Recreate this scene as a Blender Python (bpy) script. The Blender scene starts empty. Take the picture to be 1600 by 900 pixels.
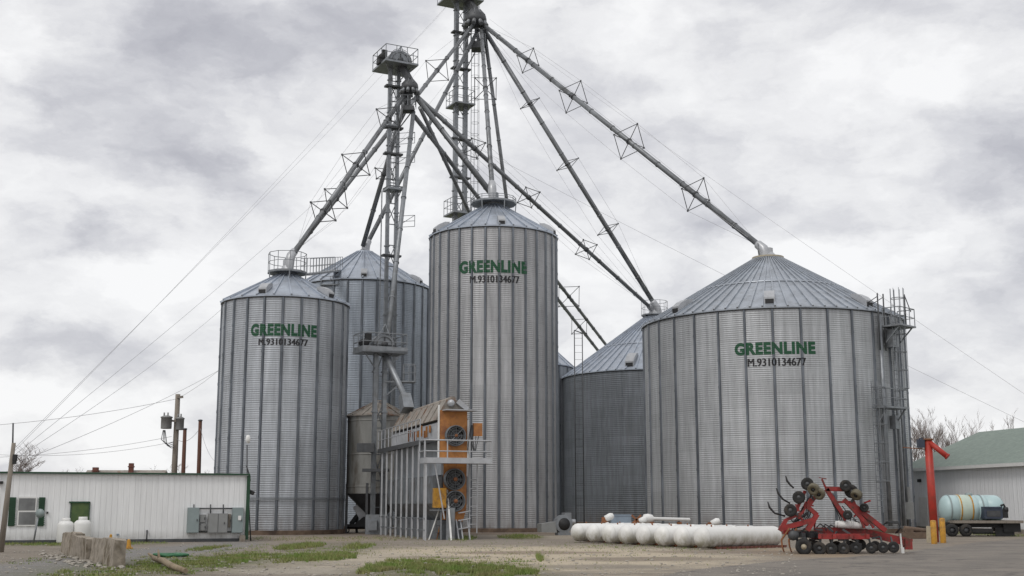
import bpy, bmesh, math, random
from mathutils import Vector, Matrix, noise as mnoise
random.seed(7)
PI = math.pi
sc = bpy.context.scene
COL = sc.collection
V = Vector

# ------------------------------------------------------------------ camera
F = 1900.0; HZ = 790.0; EYE = 1.6
TH = math.atan((HZ-450)/F)
CT, ST = math.cos(TH), math.sin(TH)
cd = bpy.data.cameras.new("camera"); cam = bpy.data.objects.new("camera", cd); COL.objects.link(cam)
cd.sensor_width = 36; cd.lens = F/1600*36; cd.clip_start = .1; cd.clip_end = 6000
cam.location = (0, 0, EYE); cam.rotation_euler = (PI/2+TH, 0, 0)
sc.camera = cam

def ray(px, py):
    a = (px-800)/F; b = -(py-450)/F
    return V((a, CT-b*ST, ST+b*CT))
def P(px, py, Y):
    d = ray(px, py); return V((0, 0, EYE))+d*(Y/d.y)
def G(px, py):
    d = ray(px, py); t = -EYE/d.z
    return V((d.x*t, d.y*t, 0))
def proj(p):
    y = p.y*CT+(p.z-EYE)*ST; u = -p.y*ST+(p.z-EYE)*CT
    return 800+F*p.x/y, 450-F*u/y

# ------------------------------------------------------------------ materials
def nodes(name):
    m = bpy.data.materials.new(name); m.use_nodes = True
    nt = m.node_tree; b = nt.nodes["Principled BSDF"]
    return m, nt, b
class N:
    """small node-building helper"""
    def __init__(s, nt): s.nt = nt
    def new(s, t, **k):
        n = s.nt.nodes.new(t)
        for a, v in k.items(): setattr(n, a, v)
        return n
    def put(s, sock, v):
        if hasattr(v, 'is_output'): s.nt.links.new(v, sock)
        elif v is not None: sock.default_value = v
    def m(s, op, a, b=None, c=None, clamp=False):
        n = s.new('ShaderNodeMath', operation=op, use_clamp=clamp)
        s.put(n.inputs[0], a)
        if b is not None: s.put(n.inputs[1], b)
        if c is not None: s.put(n.inputs[2], c)
        return n.outputs[0]
    def vm(s, op, a, b=None):
        n = s.new('ShaderNodeVectorMath', operation=op)
        s.put(n.inputs[0], a)
        if b is not None: s.put(n.inputs[1], b)
        return n.outputs[0]
    def comb(s, x, y, z):
        n = s.new('ShaderNodeCombineXYZ')
        s.put(n.inputs[0], x); s.put(n.inputs[1], y); s.put(n.inputs[2], z); return n.outputs[0]
    def sep(s, v):
        n = s.new('ShaderNodeSeparateXYZ'); s.put(n.inputs[0], v); return n.outputs
    def noise(s, vec, scale, detail=4, rough=.55, dist=0):
        n = s.new('ShaderNodeTexNoise'); s.put(n.inputs['Vector'], vec)
        n.inputs['Scale'].default_value = scale; n.inputs['Detail'].default_value = detail
        n.inputs['Roughness'].default_value = rough; n.inputs['Distortion'].default_value = dist
        return n.outputs['Fac']
    def mix(s, f, a, b, blend='MIX'):
        n = s.new('ShaderNodeMix', data_type='RGBA', blend_type=blend)
        s.put(n.inputs['Factor'], f); s.put(n.inputs['A'], a); s.put(n.inputs['B'], b)
        return n.outputs['Result']
    def mr(s, v, a, b, c, d):
        n = s.new('ShaderNodeMapRange'); s.put(n.inputs[0], v)
        for i, x in enumerate((a, b, c, d)): s.put(n.inputs[i+1], x)
        return n.outputs[0]
def c4(c): return (c[0], c[1], c[2], 1)

def mat(name, col, rough=.6, metal=0, var=.15, scale=6, col2=None, cut=(.55, .7), scale2=3, bump=0, stretch=(1, 1, 1)):
    m, nt, b = nodes(name); n = N(nt)
    tc = n.new('ShaderNodeTexCoord').outputs['Object']
    v = n.vm('MULTIPLY', tc, stretch)
    f = n.noise(v, scale, 5)
    k = n.mr(f, .3, .7, 1-var, 1+var)
    c = n.mix(1.0, c4(col), n.comb(k, k, k), 'MULTIPLY')
    if col2:
        g = n.noise(v, scale2, 6, .65)
        c = n.mix(n.mr(g, cut[0], cut[1], 0, 1), c, c4(col2))
    nt.links.new(c, b.inputs['Base Color'])
    b.inputs['Roughness'].default_value = rough; b.inputs['Metallic'].default_value = metal
    if bump:
        bn = n.new('ShaderNodeBump'); bn.inputs['Strength'].default_value = bump; bn.inputs['Distance'].default_value = .02
        nt.links.new(f, bn.inputs['Height']); nt.links.new(bn.outputs[0], b.inputs['Normal'])
    return m

def corrugated(name, col, pitch=.125, amp=.32, sheets=16, sheet_h=.81, metal=.25, rough=.5, rust=.55, streak=.24, panel=.05, vertical=False):
    m, nt, b = nodes(name); n = N(nt)
    tc = n.new('ShaderNodeTexCoord').outputs['Object']
    x, y, z = n.sep(tc)
    v = n.vm('MULTIPLY', tc, (1.6, 1.6, .12))
    k = n.mr(n.noise(v, 2.2, 6, .65), .28, .72, 1-streak, 1+streak)
    k2 = n.mr(n.noise(tc, .35, 3), .3, .7, .92, 1.08)
    ang = n.m('MULTIPLY', n.m('ARCTAN2', y, x), sheets/(2*PI))
    row = n.m('FLOOR', n.m('DIVIDE', z, sheet_h))
    col_i = n.m('FLOOR', n.m('ADD', ang, n.m('MULTIPLY', n.m('MODULO', row, 2.0), .5)))
    wn = n.new('ShaderNodeTexWhiteNoise', noise_dimensions='2D')
    nt.links.new(n.comb(col_i, row, 0), wn.inputs['Vector'])
    k3 = n.mr(wn.outputs['Value'], 0, 1, 1-panel, 1+panel)
    # shadow of the horizontal lap seams painted into the colour, plus dark vertical sheet joints
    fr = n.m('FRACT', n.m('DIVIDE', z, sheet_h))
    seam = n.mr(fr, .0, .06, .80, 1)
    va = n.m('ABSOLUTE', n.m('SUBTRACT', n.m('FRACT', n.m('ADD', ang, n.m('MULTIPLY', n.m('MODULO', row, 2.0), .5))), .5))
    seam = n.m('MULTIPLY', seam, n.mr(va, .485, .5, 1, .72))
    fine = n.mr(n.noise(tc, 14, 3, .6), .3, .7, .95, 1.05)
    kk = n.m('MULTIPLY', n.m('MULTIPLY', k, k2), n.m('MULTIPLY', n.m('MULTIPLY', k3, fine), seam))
    c = n.mix(1.0, c4(col), n.comb(kk, kk, kk), 'MULTIPLY')
    # rust and splash dirt near the foundation
    rn = n.noise(n.vm('MULTIPLY', tc, (1, 1, .4)), 1.3, 6, .7)
    rf = n.m('MULTIPLY', n.mr(z, 0, 1.6, 1, 0), n.mr(rn, .38, .62, 0, rust))
    c = n.mix(rf, c, (.13, .085, .055, 1))
    # faint runs of rust / dirt
    dn = n.noise(n.vm('MULTIPLY', tc, (2.6, 2.6, .06)), 1.7, 5, .7)
    c = n.mix(n.mr(dn, .60, .78, 0, .30), c, (.19, .165, .14, 1))
    nt.links.new(c, b.inputs['Base Color'])
    b.inputs['Metallic'].default_value = metal; b.inputs['Roughness'].default_value = rough
    s = n.m('COSINE', n.m('MULTIPLY', z, 2*PI/pitch))
    wob = n.m('SUBTRACT', n.noise(n.vm('MULTIPLY', tc, (1, 1, .8)), 1.1, 2), .5)
    geo = n.new('ShaderNodeNewGeometry').outputs['Normal']
    nn = n.vm('NORMALIZE', n.vm('ADD', geo, n.comb(n.m('MULTIPLY', wob, .18), 0, n.m('MULTIPLY', s, amp))))
    nt.links.new(nn, b.inputs['Normal'])
    return m

M = {}
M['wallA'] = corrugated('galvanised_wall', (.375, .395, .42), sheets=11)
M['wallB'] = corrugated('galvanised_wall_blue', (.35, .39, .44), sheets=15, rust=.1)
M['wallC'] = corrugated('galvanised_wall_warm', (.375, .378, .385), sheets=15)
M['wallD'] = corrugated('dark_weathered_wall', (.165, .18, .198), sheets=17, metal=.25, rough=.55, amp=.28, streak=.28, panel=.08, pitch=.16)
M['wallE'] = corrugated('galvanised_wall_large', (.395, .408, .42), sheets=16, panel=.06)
M['roof'] = mat('galvanised_roof', (.40, .44, .50), .36, .45, .15, 1.2, (.29, .31, .34), (.5, .75), 2.0)
M['roof2'] = mat('galvanised_roof_large', (.36, .39, .43), .38, .45, .15, 1.2, (.26, .275, .29), (.5, .75), 2.0)
M['stiff'] = mat('stiffener_galvanised', (.15, .165, .185), .4, .45, .3, 1.6, (.085, .095, .105), (.5, .7), 1.5, stretch=(1, 1, .25))
M['galv'] = mat('galvanised_steel', (.24, .255, .27), .45, .5, .18, 3, (.19, .19, .19), (.52, .72), 2.0)
M['pipe'] = mat('galvanised_pipe', (.20, .21, .22), .45, .45, .2, 1.2, (.10, .10, .10), (.5, .7), 1.0)
M['light_galv'] = mat('bright_galvanised', (.43, .44, .455), .4, .4, .12, 3)
M['dark'] = mat('dark_grey_steel', (.075, .078, .082), .55, .3, .2, 4)
M['black'] = mat('black_iron', (.022, .022, .023), .6, .1, .25, 5)
M['wire'] = mat('steel_wire', (.36, .36, .37), .5, .3, .1, 2)
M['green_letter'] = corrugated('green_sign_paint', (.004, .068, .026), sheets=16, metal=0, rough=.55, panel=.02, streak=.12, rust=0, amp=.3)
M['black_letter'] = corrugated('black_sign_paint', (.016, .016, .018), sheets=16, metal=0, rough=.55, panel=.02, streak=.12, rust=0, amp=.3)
M['concrete'] = mat('old_concrete', (.25, .225, .19), .9, 0, .25, 2.5, (.12, .085, .06), (.5, .68), 1.2, bump=.4)
M['rustconc'] = mat('rusty_foundation', (.15, .105, .075), .9, 0, .3, 2.5, (.065, .045, .035), (.45, .65), 1.0, bump=.4)
M['rustroof'] = mat('rusty_roof', (.27, .245, .215), .75, .1, .25, 2.5, (.19, .10, .06), (.55, .70), 1.6)
M['hopper'] = mat('old_hopper_wall', (.27, .27, .255), .6, .2, .2, 1.5, (.12, .105, .085), (.5, .72), 1.3, stretch=(1, 1, .3))
M['dryer'] = mat('dryer_sheet', (.36, .385, .41), .45, .35, .18, 2, (.22, .20, .18), (.55, .75), 1.6, stretch=(1, 1, .4))
M['dryer_dark'] = mat('dryer_dark_sheet', (.17, .185, .20), .5, .3, .25, 2, (.09, .08, .07), (.5, .72), 1.6)
M['orange'] = mat('orange_paint', (.44, .185, .05), .6, 0, .22, 2.2, (.24, .095, .04), (.47, .66), 1.7)
M['yellow'] = mat('yellow_paint', (.50, .25, .02), .5, 0, .16, 4, (.26, .13, .035), (.48, .66), 3.5)
M['red'] = mat('red_paint', (.27, .024, .022), .5, 0, .3, 5, (.105, .042, .03), (.49, .64), 3.5)
M['redpole'] = mat('faded_red_paint', (.39, .035, .022), .5, 0, .2, 2.2, (.25, .05, .03), (.52, .72), 1.8)
M['tire'] = mat('tyre_rubber', (.018, .018, .018), .8, 0, .25, 9, (.06, .05, .04), (.5, .7), 4)
M['hub'] = mat('dirty_cream_rim', (.42, .37, .27), .6, 0, .2, 8)
M['tan'] = mat('dirty_tan_rubber', (.12, .105, .07), .7, 0, .25, 8)
M['tankwhite'] = mat('white_tank_paint', (.74, .74, .72), .4, 0, .06, 2, (.36, .33, .26), (.60, .74), 1.7)
M['white'] = mat('white_paint', (.72, .72, .70), .45, 0, .07, 3)
M['rust'] = mat('rust', (.22, .09, .04), .85, 0, .3, 9)
M['brick'] = mat('red_brick', (.15, .06, .045), .9, 0, .3, 7)
M['greenpaint'] = mat('green_paint', (.012, .055, .024), .5, 0, .15, 4)
M['doorgreen'] = mat('faded_green_door', (.055, .10, .03), .5, 0, .15, 3, (.10, .14, .04), (.45, .7), 1.5)
M['wood'] = mat('weathered_wood', (.25, .22, .185), .9, 0, .25, 3, (.14, .12, .10), (.5, .7), 3, stretch=(3, 3, .3))
M['brownwood'] = mat('creosote_wood', (.115, .055, .038), .9, 0, .25, 3, stretch=(3, 3, .3))
M['bark'] = mat('bare_bark', (.115, .095, .085), .9, 0, .25, 3)
M['twig'] = mat('bare_twigs', (.20, .165, .15), .9, 0, .2, 3)
M['elec'] = mat('grey_green_enamel', (.25, .30, .30), .45, .05, .08, 3)
M['elec2'] = mat('grey_enamel', (.25, .255, .25), .45, .05, .08, 3)
M['glass'] = mat('window_pane', (.19, .195, .195), .12, 0, .25, 2)
M['shingle'] = mat('green_shingles', (.21, .255, .22), .85, 0, .12, 2.0, (.165, .205, .185), (.45, .65), 5)
M['poly'] = mat('pale_blue_poly', (.43, .565, .57), .4, 0, .05, 2)
M['polyyellow'] = mat('yellow_poly_section', (.47, .55, .47), .4, 0, .06, 2)
M['dblue'] = mat('dark_blue_enamel', (.035, .045, .07), .4, 0, .2, 4)
M['log'] = mat('bleached_log', (.25, .20, .135), .9, 0, .25, 5, (.17, .12, .07), (.5, .7), 4)
M['stone'] = mat('pale_stone', (.33, .305, .265), .9, 0, .35, 9)
M['hose'] = mat('green_hose', (.03, .14, .06), .5, 0, .1, 4)
M['blueplastic'] = mat('faded_blue_steel', (.25, .31, .38), .5, .1, .12, 4)

def siding(name, col, pitch, axis):
    m, nt, b = nodes(name); n = N(nt)
    tc = n.new('ShaderNodeTexCoord').outputs['Object']
    x, y, z = n.sep(tc)
    s = n.m('ADD', n.m('MULTIPLY', x, axis[0]), n.m('MULTIPLY', y, axis[1]))
    fr = n.m('FRACT', n.m('DIVIDE', s, pitch))
    # narrow rib at every pitch turns the normal sideways
    up = n.m('MULTIPLY', n.m('LESS_THAN', fr, .10), 1.0)
    dn = n.m('MULTIPLY', n.m('GREATER_THAN', fr, .90), -1.0)
    k = n.m('MULTIPLY', n.m('ADD', up, dn), .42)
    geo = n.new('ShaderNodeNewGeometry').outputs['Normal']
    nn = n.vm('NORMALIZE', n.vm('ADD', geo, n.comb(n.m('MULTIPLY', k, axis[0]), n.m('MULTIPLY', k, axis[1]), 0)))
    nt.links.new(nn, b.inputs['Normal'])
    st = n.noise(n.comb(n.m('MULTIPLY', s, 5.0), 0, n.m('MULTIPLY', z, .35)), 1.6, 6, .65)
    kk = n.mr(st, .3, .75, 1.05, .87)
    c = n.mix(1.0, c4(col), n.comb(kk, kk, kk), 'MULTIPLY')
    pi = n.m('FLOOR', n.m('DIVIDE', s, pitch*3))
    wn = n.new('ShaderNodeTexWhiteNoise', noise_dimensions='1D'); nt.links.new(pi, wn.inputs['W'])
    k2 = n.mr(wn.outputs['Value'], 0, 1, .955, 1.02)
    c = n.mix(1.0, c, n.comb(k2, k2, k2), 'MULTIPLY')
    seam = n.mr(fr, 0, .05, .86, 1)
    c = n.mix(1.0, c, n.comb(seam, seam, seam), 'MULTIPLY')
    dirt = n.m('MULTIPLY', n.mr(z, 0, .55, 1, 0), n.mr(n.noise(tc, 2.2, 5, .6), .3, .65, .15, .75))
    c = n.mix(dirt, c, (.20, .185, .15, 1))
    nt.links.new(c, b.inputs['Base Color']); b.inputs['Roughness'].default_value = .5
    return m

# ------------------------------------------------------------------ mesh builder
def frame_of(d):
    d = d.normalized()
    a = V((0, 0, 1)) if abs(d.z) < .95 else V((1, 0, 0))
    u = d.cross(a).normalized(); w = u.cross(d).normalized()
    return u, w
class MB:
    def __init__(s): s.bm = bmesh.new()
    def box(s, c, size, rz=0, rx=0, ry=0):
        mt = Matrix.Translation(c) @ Matrix.Rotation(rz, 4, 'Z') @ Matrix.Rotation(ry, 4, 'Y') @ Matrix.Rotation(rx, 4, 'X') @ Matrix.Diagonal((*size, 1))
        bmesh.ops.create_cube(s.bm, size=1, matrix=mt); return s
    def beam(s, p0, p1, w, h, w1=None, h1=None):
        p0, p1 = V(p0), V(p1); u, k = frame_of(p1-p0)
        w1 = w if w1 is None else w1; h1 = h if h1 is None else h1
        A = [s.bm.verts.new(p0+u*w*.5*i+k*h*.5*j) for i, j in ((-1, -1), (1, -1), (1, 1), (-1, 1))]
        B = [s.bm.verts.new(p1+u*w1*.5*i+k*h1*.5*j) for i, j in ((-1, -1), (1, -1), (1, 1), (-1, 1))]
        s.bm.faces.new(A[::-1]); s.bm.faces.new(B)
        for i in range(4): s.bm.faces.new((A[i], A[(i+1) % 4], B[(i+1) % 4], B[i]))
        return s
    def tube(s, p0, p1, r0, r1=None, seg=8, cap=True):
        p0, p1 = V(p0), V(p1)
        return s.path([p0, p1], [r0, r0 if r1 is None else r1], seg, cap)
    def path(s, pts, r, seg=8, cap=True):
        pts = [V(p) for p in pts]; n = len(pts)
        rs = r if isinstance(r, (list, tuple)) else [r]*n
        rings = []; u = None
        for i, p in enumerate(pts):
            d = (pts[min(i+1, n-1)]-pts[max(i-1, 0)]).normalized()
            if u is None: u, w = frame_of(d)
            else:
                u = (u-d*u.dot(d)).normalized(); w = d.cross(u).normalized()*-1
            w = u.cross(d).normalized()
            rings.append([s.bm.verts.new(p+(u*math.cos(2*PI*k/seg)+w*math.sin(2*PI*k/seg))*rs[i]) for k in range(seg)])
        for a, b in zip(rings, rings[1:]):
            for k in range(seg):
                f = s.bm.faces.new((a[k], a[(k+1) % seg], b[(k+1) % seg], b[k])); f.smooth = seg > 5
        if cap and seg > 2:
            s.bm.faces.new(rings[0][::-1]); s.bm.faces.new(rings[-1])
        return s
    def lathe(s, prof, seg=24, c=(0, 0, 0), axis=None, a0=0, a1=2*PI, smooth=True):
        """prof: list of (r, h) turned about an axis through c (default Z)"""
        c = V(c); ax = V(axis).normalized() if axis is not None else V((0, 0, 1))
        u, w = frame_of(ax) if axis is not None else (V((1, 0, 0)), V((0, 1, 0)))
        full = abs(a1-a0-2*PI) < 1e-6; ns = seg if full else seg+1
        rings = []
        for r, h in prof:
            if r < 1e-6: rings.append([s.bm.verts.new(c+ax*h)]); continue
            rings.append([s.bm.verts.new(c+ax*h+(u*math.cos(a0+(a1-a0)*k/seg)+w*math.sin(a0+(a1-a0)*k/seg))*r) for k in range(ns)])
        for a, b in zip(rings, rings[1:]):
            for k in range(seg):
                k2 = (k+1) % ns
                q = [a[k % len(a)], a[k2 % len(a)], b[k2 % len(b)], b[k % len(b)]]
                q = list(dict.fromkeys(q))
                if len(q) > 2:
                    f = s.bm.faces.new(q); f.smooth = smooth
        return s
    def poly(s, pts, thick):
        """flat polygon pts extruded along vector thick"""
        t = V(thick); A = [s.bm.verts.new(V(p)) for p in pts]; B = [s.bm.verts.new(V(p)+t) for p in pts]
        s.bm.faces.new(A[::-1]); s.bm.faces.new(B); n = len(pts)
        for i in range(n): s.bm.faces.new((A[i], A[(i+1) % n], B[(i+1) % n], B[i]))
        return s
    def rail(s, pts, h=1.05, closed=True, r=.022, step=1.0, mid=True):
        """hand rail with posts along a path"""
        n = len(pts)
        for i in range(n if closed else n-1):
            a, b = V(pts[i]), V(pts[(i+1) % n]); L = (b-a).length; k = max(1, round(L/step)); up = V((0, 0, h))
            for j in range(k): s.tube(a.lerp(b, j/k), a.lerp(b, j/k)+up, r, seg=5)
            s.tube(a+up, b+up, r, seg=5)
            if mid: s.tube(a+up*.5, b+up*.5, r*.85, seg=5)
        if not closed: s.tube(pts[-1], V(pts[-1])+V((0, 0, h)), r, seg=5)
        return s
    def ladder(s, p0, p1, side, w=.42, r=.022, cage=True, step=.35, out=None, cage_from=2.2):
        p0, p1 = V(p0), V(p1); side = V(side).normalized()*w*.5; d = (p1-p0); L = d.length; d.normalize()
        s.tube(p0-side, p1-side, r, seg=5); s.tube(p0+side, p1+side, r, seg=5)
        for i in range(1, int(L/step)): s.tube(p0+d*i*step-side, p0+d*i*step+side, r*.7, seg=4)
        if cage:
            o = V(out).normalized()*.72; hs = side*1.7
            def hoop(q): return [q-side, q-hs+o*.4, q-hs*.8+o*.85, q+o, q+hs*.8+o*.85, q+hs+o*.4, q+side]
            i = cage_from
            while i < L: s.path(hoop(p0+d*i), r*.8, 4); i += 1.1
            for k in (1, 2, 3, 4, 5): s.tube(hoop(p0+d*cage_from)[k], hoop(p1)[k], r*.6, seg=4)
        return s
    def build(s, name, m, parent=None, label=None, smooth=None):
        bmesh.ops.recalc_face_normals(s.bm, faces=s.bm.faces)
        me = bpy.data.meshes.new(name); 
        if parent is not None:
            r = parent
            while r.parent: r = r.parent
            s.bm.transform(Matrix.Translation(-r.location) if not r.get('local') else Matrix())
        s.bm.to_mesh(me); s.bm.free()
        if smooth is not None:
            for p in me.polygons: p.use_smooth = smooth
        me.materials.append(M[m] if isinstance(m, str) else m)
        o = bpy.data.objects.new(name, me); COL.objects.link(o)
        if parent is not None: o.parent = parent
        if label: o['label'] = label
        return o

def thing(name, loc, label, cat, group=None):
    o = bpy.data.objects.new(name, None); COL.objects.link(o); o.location = loc; o.empty_display_size = .2
    o['label'] = label; o['category'] = cat
    if group: o['group'] = group
    return o
def tag(o, label, cat, group=None, kind=None):
    if label: o['label'] = label
    if cat: o['category'] = cat
    if group: o['group'] = group
    if kind: o['kind'] = kind
    return o
def solo(mb, name, m, loc, label, cat, group=None):
    """a thing that is one mesh: mesh coordinates in world space, origin moved to loc"""
    mb.bm.transform(Matrix.Translation(-V(loc)))
    o = mb.build(name, m); o.location = loc
    return tag(o, label, cat, group)
def copy_tree(o, parent=None):
    c = o.copy(); COL.objects.link(c); c.parent = parent
    for ch in list(o.children): copy_tree(ch, c)
    return c

# ------------------------------------------------------------------ lettering that hugs the stiffened wall
def text_mesh(body, off):
    cu = bpy.data.curves.new('lettering', 'FONT'); cu.body = body; cu.size = 1; cu.offset = off; cu.space_character = 1.02+off*1.6
    cu.resolution_u = 4
    o = bpy.data.objects.new('lettering', cu); COL.objects.link(o)
    dg = bpy.context.evaluated_depsgraph_get(); dg.update()
    me = bpy.data.meshes.new_from_object(o.evaluated_get(dg))
    bpy.data.objects.remove(o); bpy.data.curves.remove(cu)
    return me
def wall_text(body, off, m, name, parent, R, az, width, z0, z1, nst, lift=.012, depth=.09, w=.10, fat=0):
    me = text_mesh(body, off)
    xs = [v.co.x for v in me.vertices]; ys = [v.co.y for v in me.vertices]
    x0, x1, y0, y1 = min(xs), max(xs), min(ys), max(ys)
    bm = bmesh.new(); bm.from_mesh(me)
    for v in bm.verts:
        v.co.x = (v.co.x-x0)/(x1-x0)*width-width/2; v.co.y = z0+(v.co.y-y0)/(y1-y0)*(z1-z0); v.co.z = 0
    x = -width/2+.03
    while x < width/2:
        bmesh.ops.bisect_plane(bm, geom=bm.verts[:]+bm.edges[:]+bm.faces[:], plane_co=(x, 0, 0), plane_no=(1, 0, 0)); x += .03
    for v in bm.verts:
        a = az+v.co.x/R
        da = (a/(2*PI)*nst) % 1.0; da = min(da, 1-da)*2*PI/nst*R
        h = max(0, min(1, (w*.5+.035-da)/.035))
        rr = R+lift+depth*h
        v.co = V((rr*math.cos(a), rr*math.sin(a), v.co.y))
    if fat:   # heavier strokes: the same shapes once more, a stroke further round and 2 mm proud
        for k in (1, -1):
            g_ = bmesh.ops.duplicate(bm, geom=list(bm.faces)[:nf]) if k == -1 else None
            if k == 1:
                nf = len(bm.faces); g_ = bmesh.ops.duplicate(bm, geom=list(bm.faces))
            vs_ = [e for e in g_['geom'] if isinstance(e, bmesh.types.BMVert)]
            ca, sa = math.cos(k*fat/R), math.sin(k*fat/R)
            for v in vs_:
                q = (R+.002*(2+k))/R; x_, y_ = v.co.x*q, v.co.y*q
                v.co.x, v.co.y = x_*ca-y_*sa, x_*sa+y_*ca
    bm.to_mesh(me); bm.free(); me.name = name
    me.materials.clear(); me.materials.append(M[m])
    # make faces look outward
    bm = bmesh.new(); bm.from_mesh(me)
    for f in bm.faces:
        c = f.calc_center_median()
        f.normal_update()
        if f.normal.x*c.x+f.normal.y*c.y < 0: f.normal_flip()
    bm.to_mesh(me); bm.free()
    o = bpy.data.objects.new(name, me); COL.objects.link(o); o.parent = parent
    return o

# ------------------------------------------------------------------ silos
def fit(pxm, hw, base, eave, apex, D=None):
    """solve a round bin from its outline: centre column, half width, front base, front eave and apex rows"""
    d = G(pxm, base).y if D is None else None
    R = 4.0
    for _ in range(12):
        DD = D if D is not None else d+R
        df = DD-R
        ze = P(pxm, eave, df).z
        t = DD*CT+(ze-EYE)*ST
        R = hw/F*t*math.sqrt(max(.5, 1-(R/t)**2))
    pc = 800+(pxm-800)*(1-(R/t)**2)
    c = P(pc, eave, DD)
    return V((c.x, DD, 0)), R, ze, P(pc, apex, DD).z
def silo(name, geo, label, wall, roof='roof', nst=0, ribs=30, cap=.14, vents=(), text=None, hoop=None, sp='stiff', ridge=True):
    c, R, H, A = geo
    t = thing(name, c, label, 'grain bin', 'corrugated grain bins')
    face = math.atan2(-c.y, -c.x)
    capR = R*cap
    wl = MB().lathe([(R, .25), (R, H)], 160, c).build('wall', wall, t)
    MB().lathe([(R+.16, 0), (R+.16, .25), (R-.1, .25)], 96, c, smooth=False).build('foundation', 'rustconc', t)
    # roof: panels with raised ribs and a drip edge
    mb = MB(); bm = mb.bm; slope = (A-H)/(R+.12-capR); ov = R+.12
    seg = ribs*2
    mb.lathe([(ov, H-.10), (ov, H-.02), (capR, A), (capR*.97, A+.12), (0, A+.14)], max(64, seg), c, smooth=False)
    for k in range(ribs):
        a = 2*PI*k/ribs; dr = V((math.cos(a), math.sin(a), 0))
        p0 = c+dr*(ov+.03)+V((0, 0, H+.0)); p1 = c+dr*capR*1.02+V((0, 0, A+.03))
        mb.beam(p0, p1, .11 if R > 6 else .10, .10, .05, .08)
    if hoop:
        rr = capR+(ov-capR)*hoop; zz = A-(rr-capR)*slope
        mb.lathe([(rr+.05, zz+.0), (rr+.04, zz+.07), (rr-.05, zz+.1), (rr-.07, zz+.02)], 96, c)
    rf = mb.build('roof', roof, t)
    MB().lathe([(R+.05, H-.16), (R+.09, H-.12), (R+.09, H-.05), (R+.01, H-.03)], 96, c).build('eave_ring', 'dark', t)
    if nst:
        st = None
        for k in range(nst):
            if st is None:
                b = MB(); w = .10; dpt = .09
                pts = [(R-.01, -w*.85), (R+dpt, -w*.5), (R+dpt, w*.5), (R-.01, w*.85)]
                b.poly([(x, y, .26) for x, y in pts], (0, 0, H-.42))
                zz = .5
                while zz < H-.5:
                    b.box((R+dpt+.006, 0, zz), (.014, w*1.25, .16)); zz += 1.62
                t['local'] = 1; st = b.build('stiffener', sp, t); del t['local']
            else:
                st = st.copy(); COL.objects.link(st); st.parent = t
            st.rotation_euler = (0, 0, 2*PI*k/nst)
    for pv, fr, big in vents:
        s = max(-.98, min(.98, pv)); a = face+math.asin(s)
        dr = V((math.cos(a), math.sin(a), 0)); td = V((-dr.y, dr.x, 0))
        rr = R*fr; zz = A-(rr-capR)*slope
        p = c+dr*rr+V((0, 0, zz)); w = .5*big
        vb = MB()
        # gooseneck vent: hood rising out of the roof with an open mouth towards the eave
        prof = [(-.55, .16), (-.2, .34), (.15, .38), (.42, .30), (.42, -.02), (-.5, .02)]
        vb.poly([p+dr*q*big-td*w*.5+V((0, 0, z*big-q*big*slope)) for q, z in prof], td*w)
        vt = vb.build('roof_vent', 'light_galv', rf)
        MB().box(p+dr*.43*big+V((0, 0, .10*big-.43*big*slope)), (.03, w*.82, .22*big), rz=a).build('vent_screen', 'black', rf)
    return t, wl, rf, face
def top_platform(t, geo, rad, h=1.05, dz=.25, sides=10, name='platform'):
    c, R, H, A = geo; z = A+dz
    ring = [c+V((math.cos(2*PI*k/sides)*rad, math.sin(2*PI*k/sides)*rad, z)) for k in range(sides)]
    pl = MB().lathe([(rad*.42, z-.1), (rad*1.03, z-.12), (rad*1.03, z), (rad*.42, z+.02), (rad*.42, z-.1)], sides, c, smooth=False)
    for k in range(0, sides, 2):
        q = ring[k]; pl.beam(q-V((0, 0, .06)), c+(q-c)*.7+V((0, 0, -(q-c).z-.0))*.0+V((0, 0, -.55)), .06, .06)
    p = pl.build(name, 'galv', t)
    MB().rail(ring, h, True, .022, 1.2).build('railing', 'galv', p)
    return p
def inlet(t, geo, lean=None, s=1.0, m='galv', rust=False, h=1.1):
    """cone inlet with a boxy flow retarder on top of the roof cap"""
    c, R, H, A = geo
    b = MB().lathe([(.62*s, A+.05), (.62*s, A+.22), (.36*s, A+.5*h), (.36*s, A+.78*h), (.30*s, A+.8*h), (.0, A+.82*h)], 14, c, smooth=False)
    o = b.build('inlet_hopper', m, t)
    if rust:
        MB().lathe([(R*.125, A+.06), (R*.125, A+.16), (.6*s, A+.24)], 28, c, smooth=False).build('roof_cap', 'hub', t)
    return V((c.x, c.y, A+1.15*h))

gA = fit(446.5, 96.5, 836, 460, 430)
gB = fit(568, 104, None, 434, 396, D=90)
gC = fit(771, 98, 832, 351, 322)
gE = fit(1207, 199, 834, 478, 406)
gD = fit(1026, 146, None, 575, 497, D=109)
gF = fit(812, 84, None, 566, 508, D=112)
gG = fit(985, 74, None, 634, 590, D=140)
for nm, g in zip('ABCDEFG', (gA, gB, gC, gD, gE, gF, gG)): print('SILO', nm, [round(x, 2) for x in g[0]], [round(x, 2) for x in g[1:]])

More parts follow.
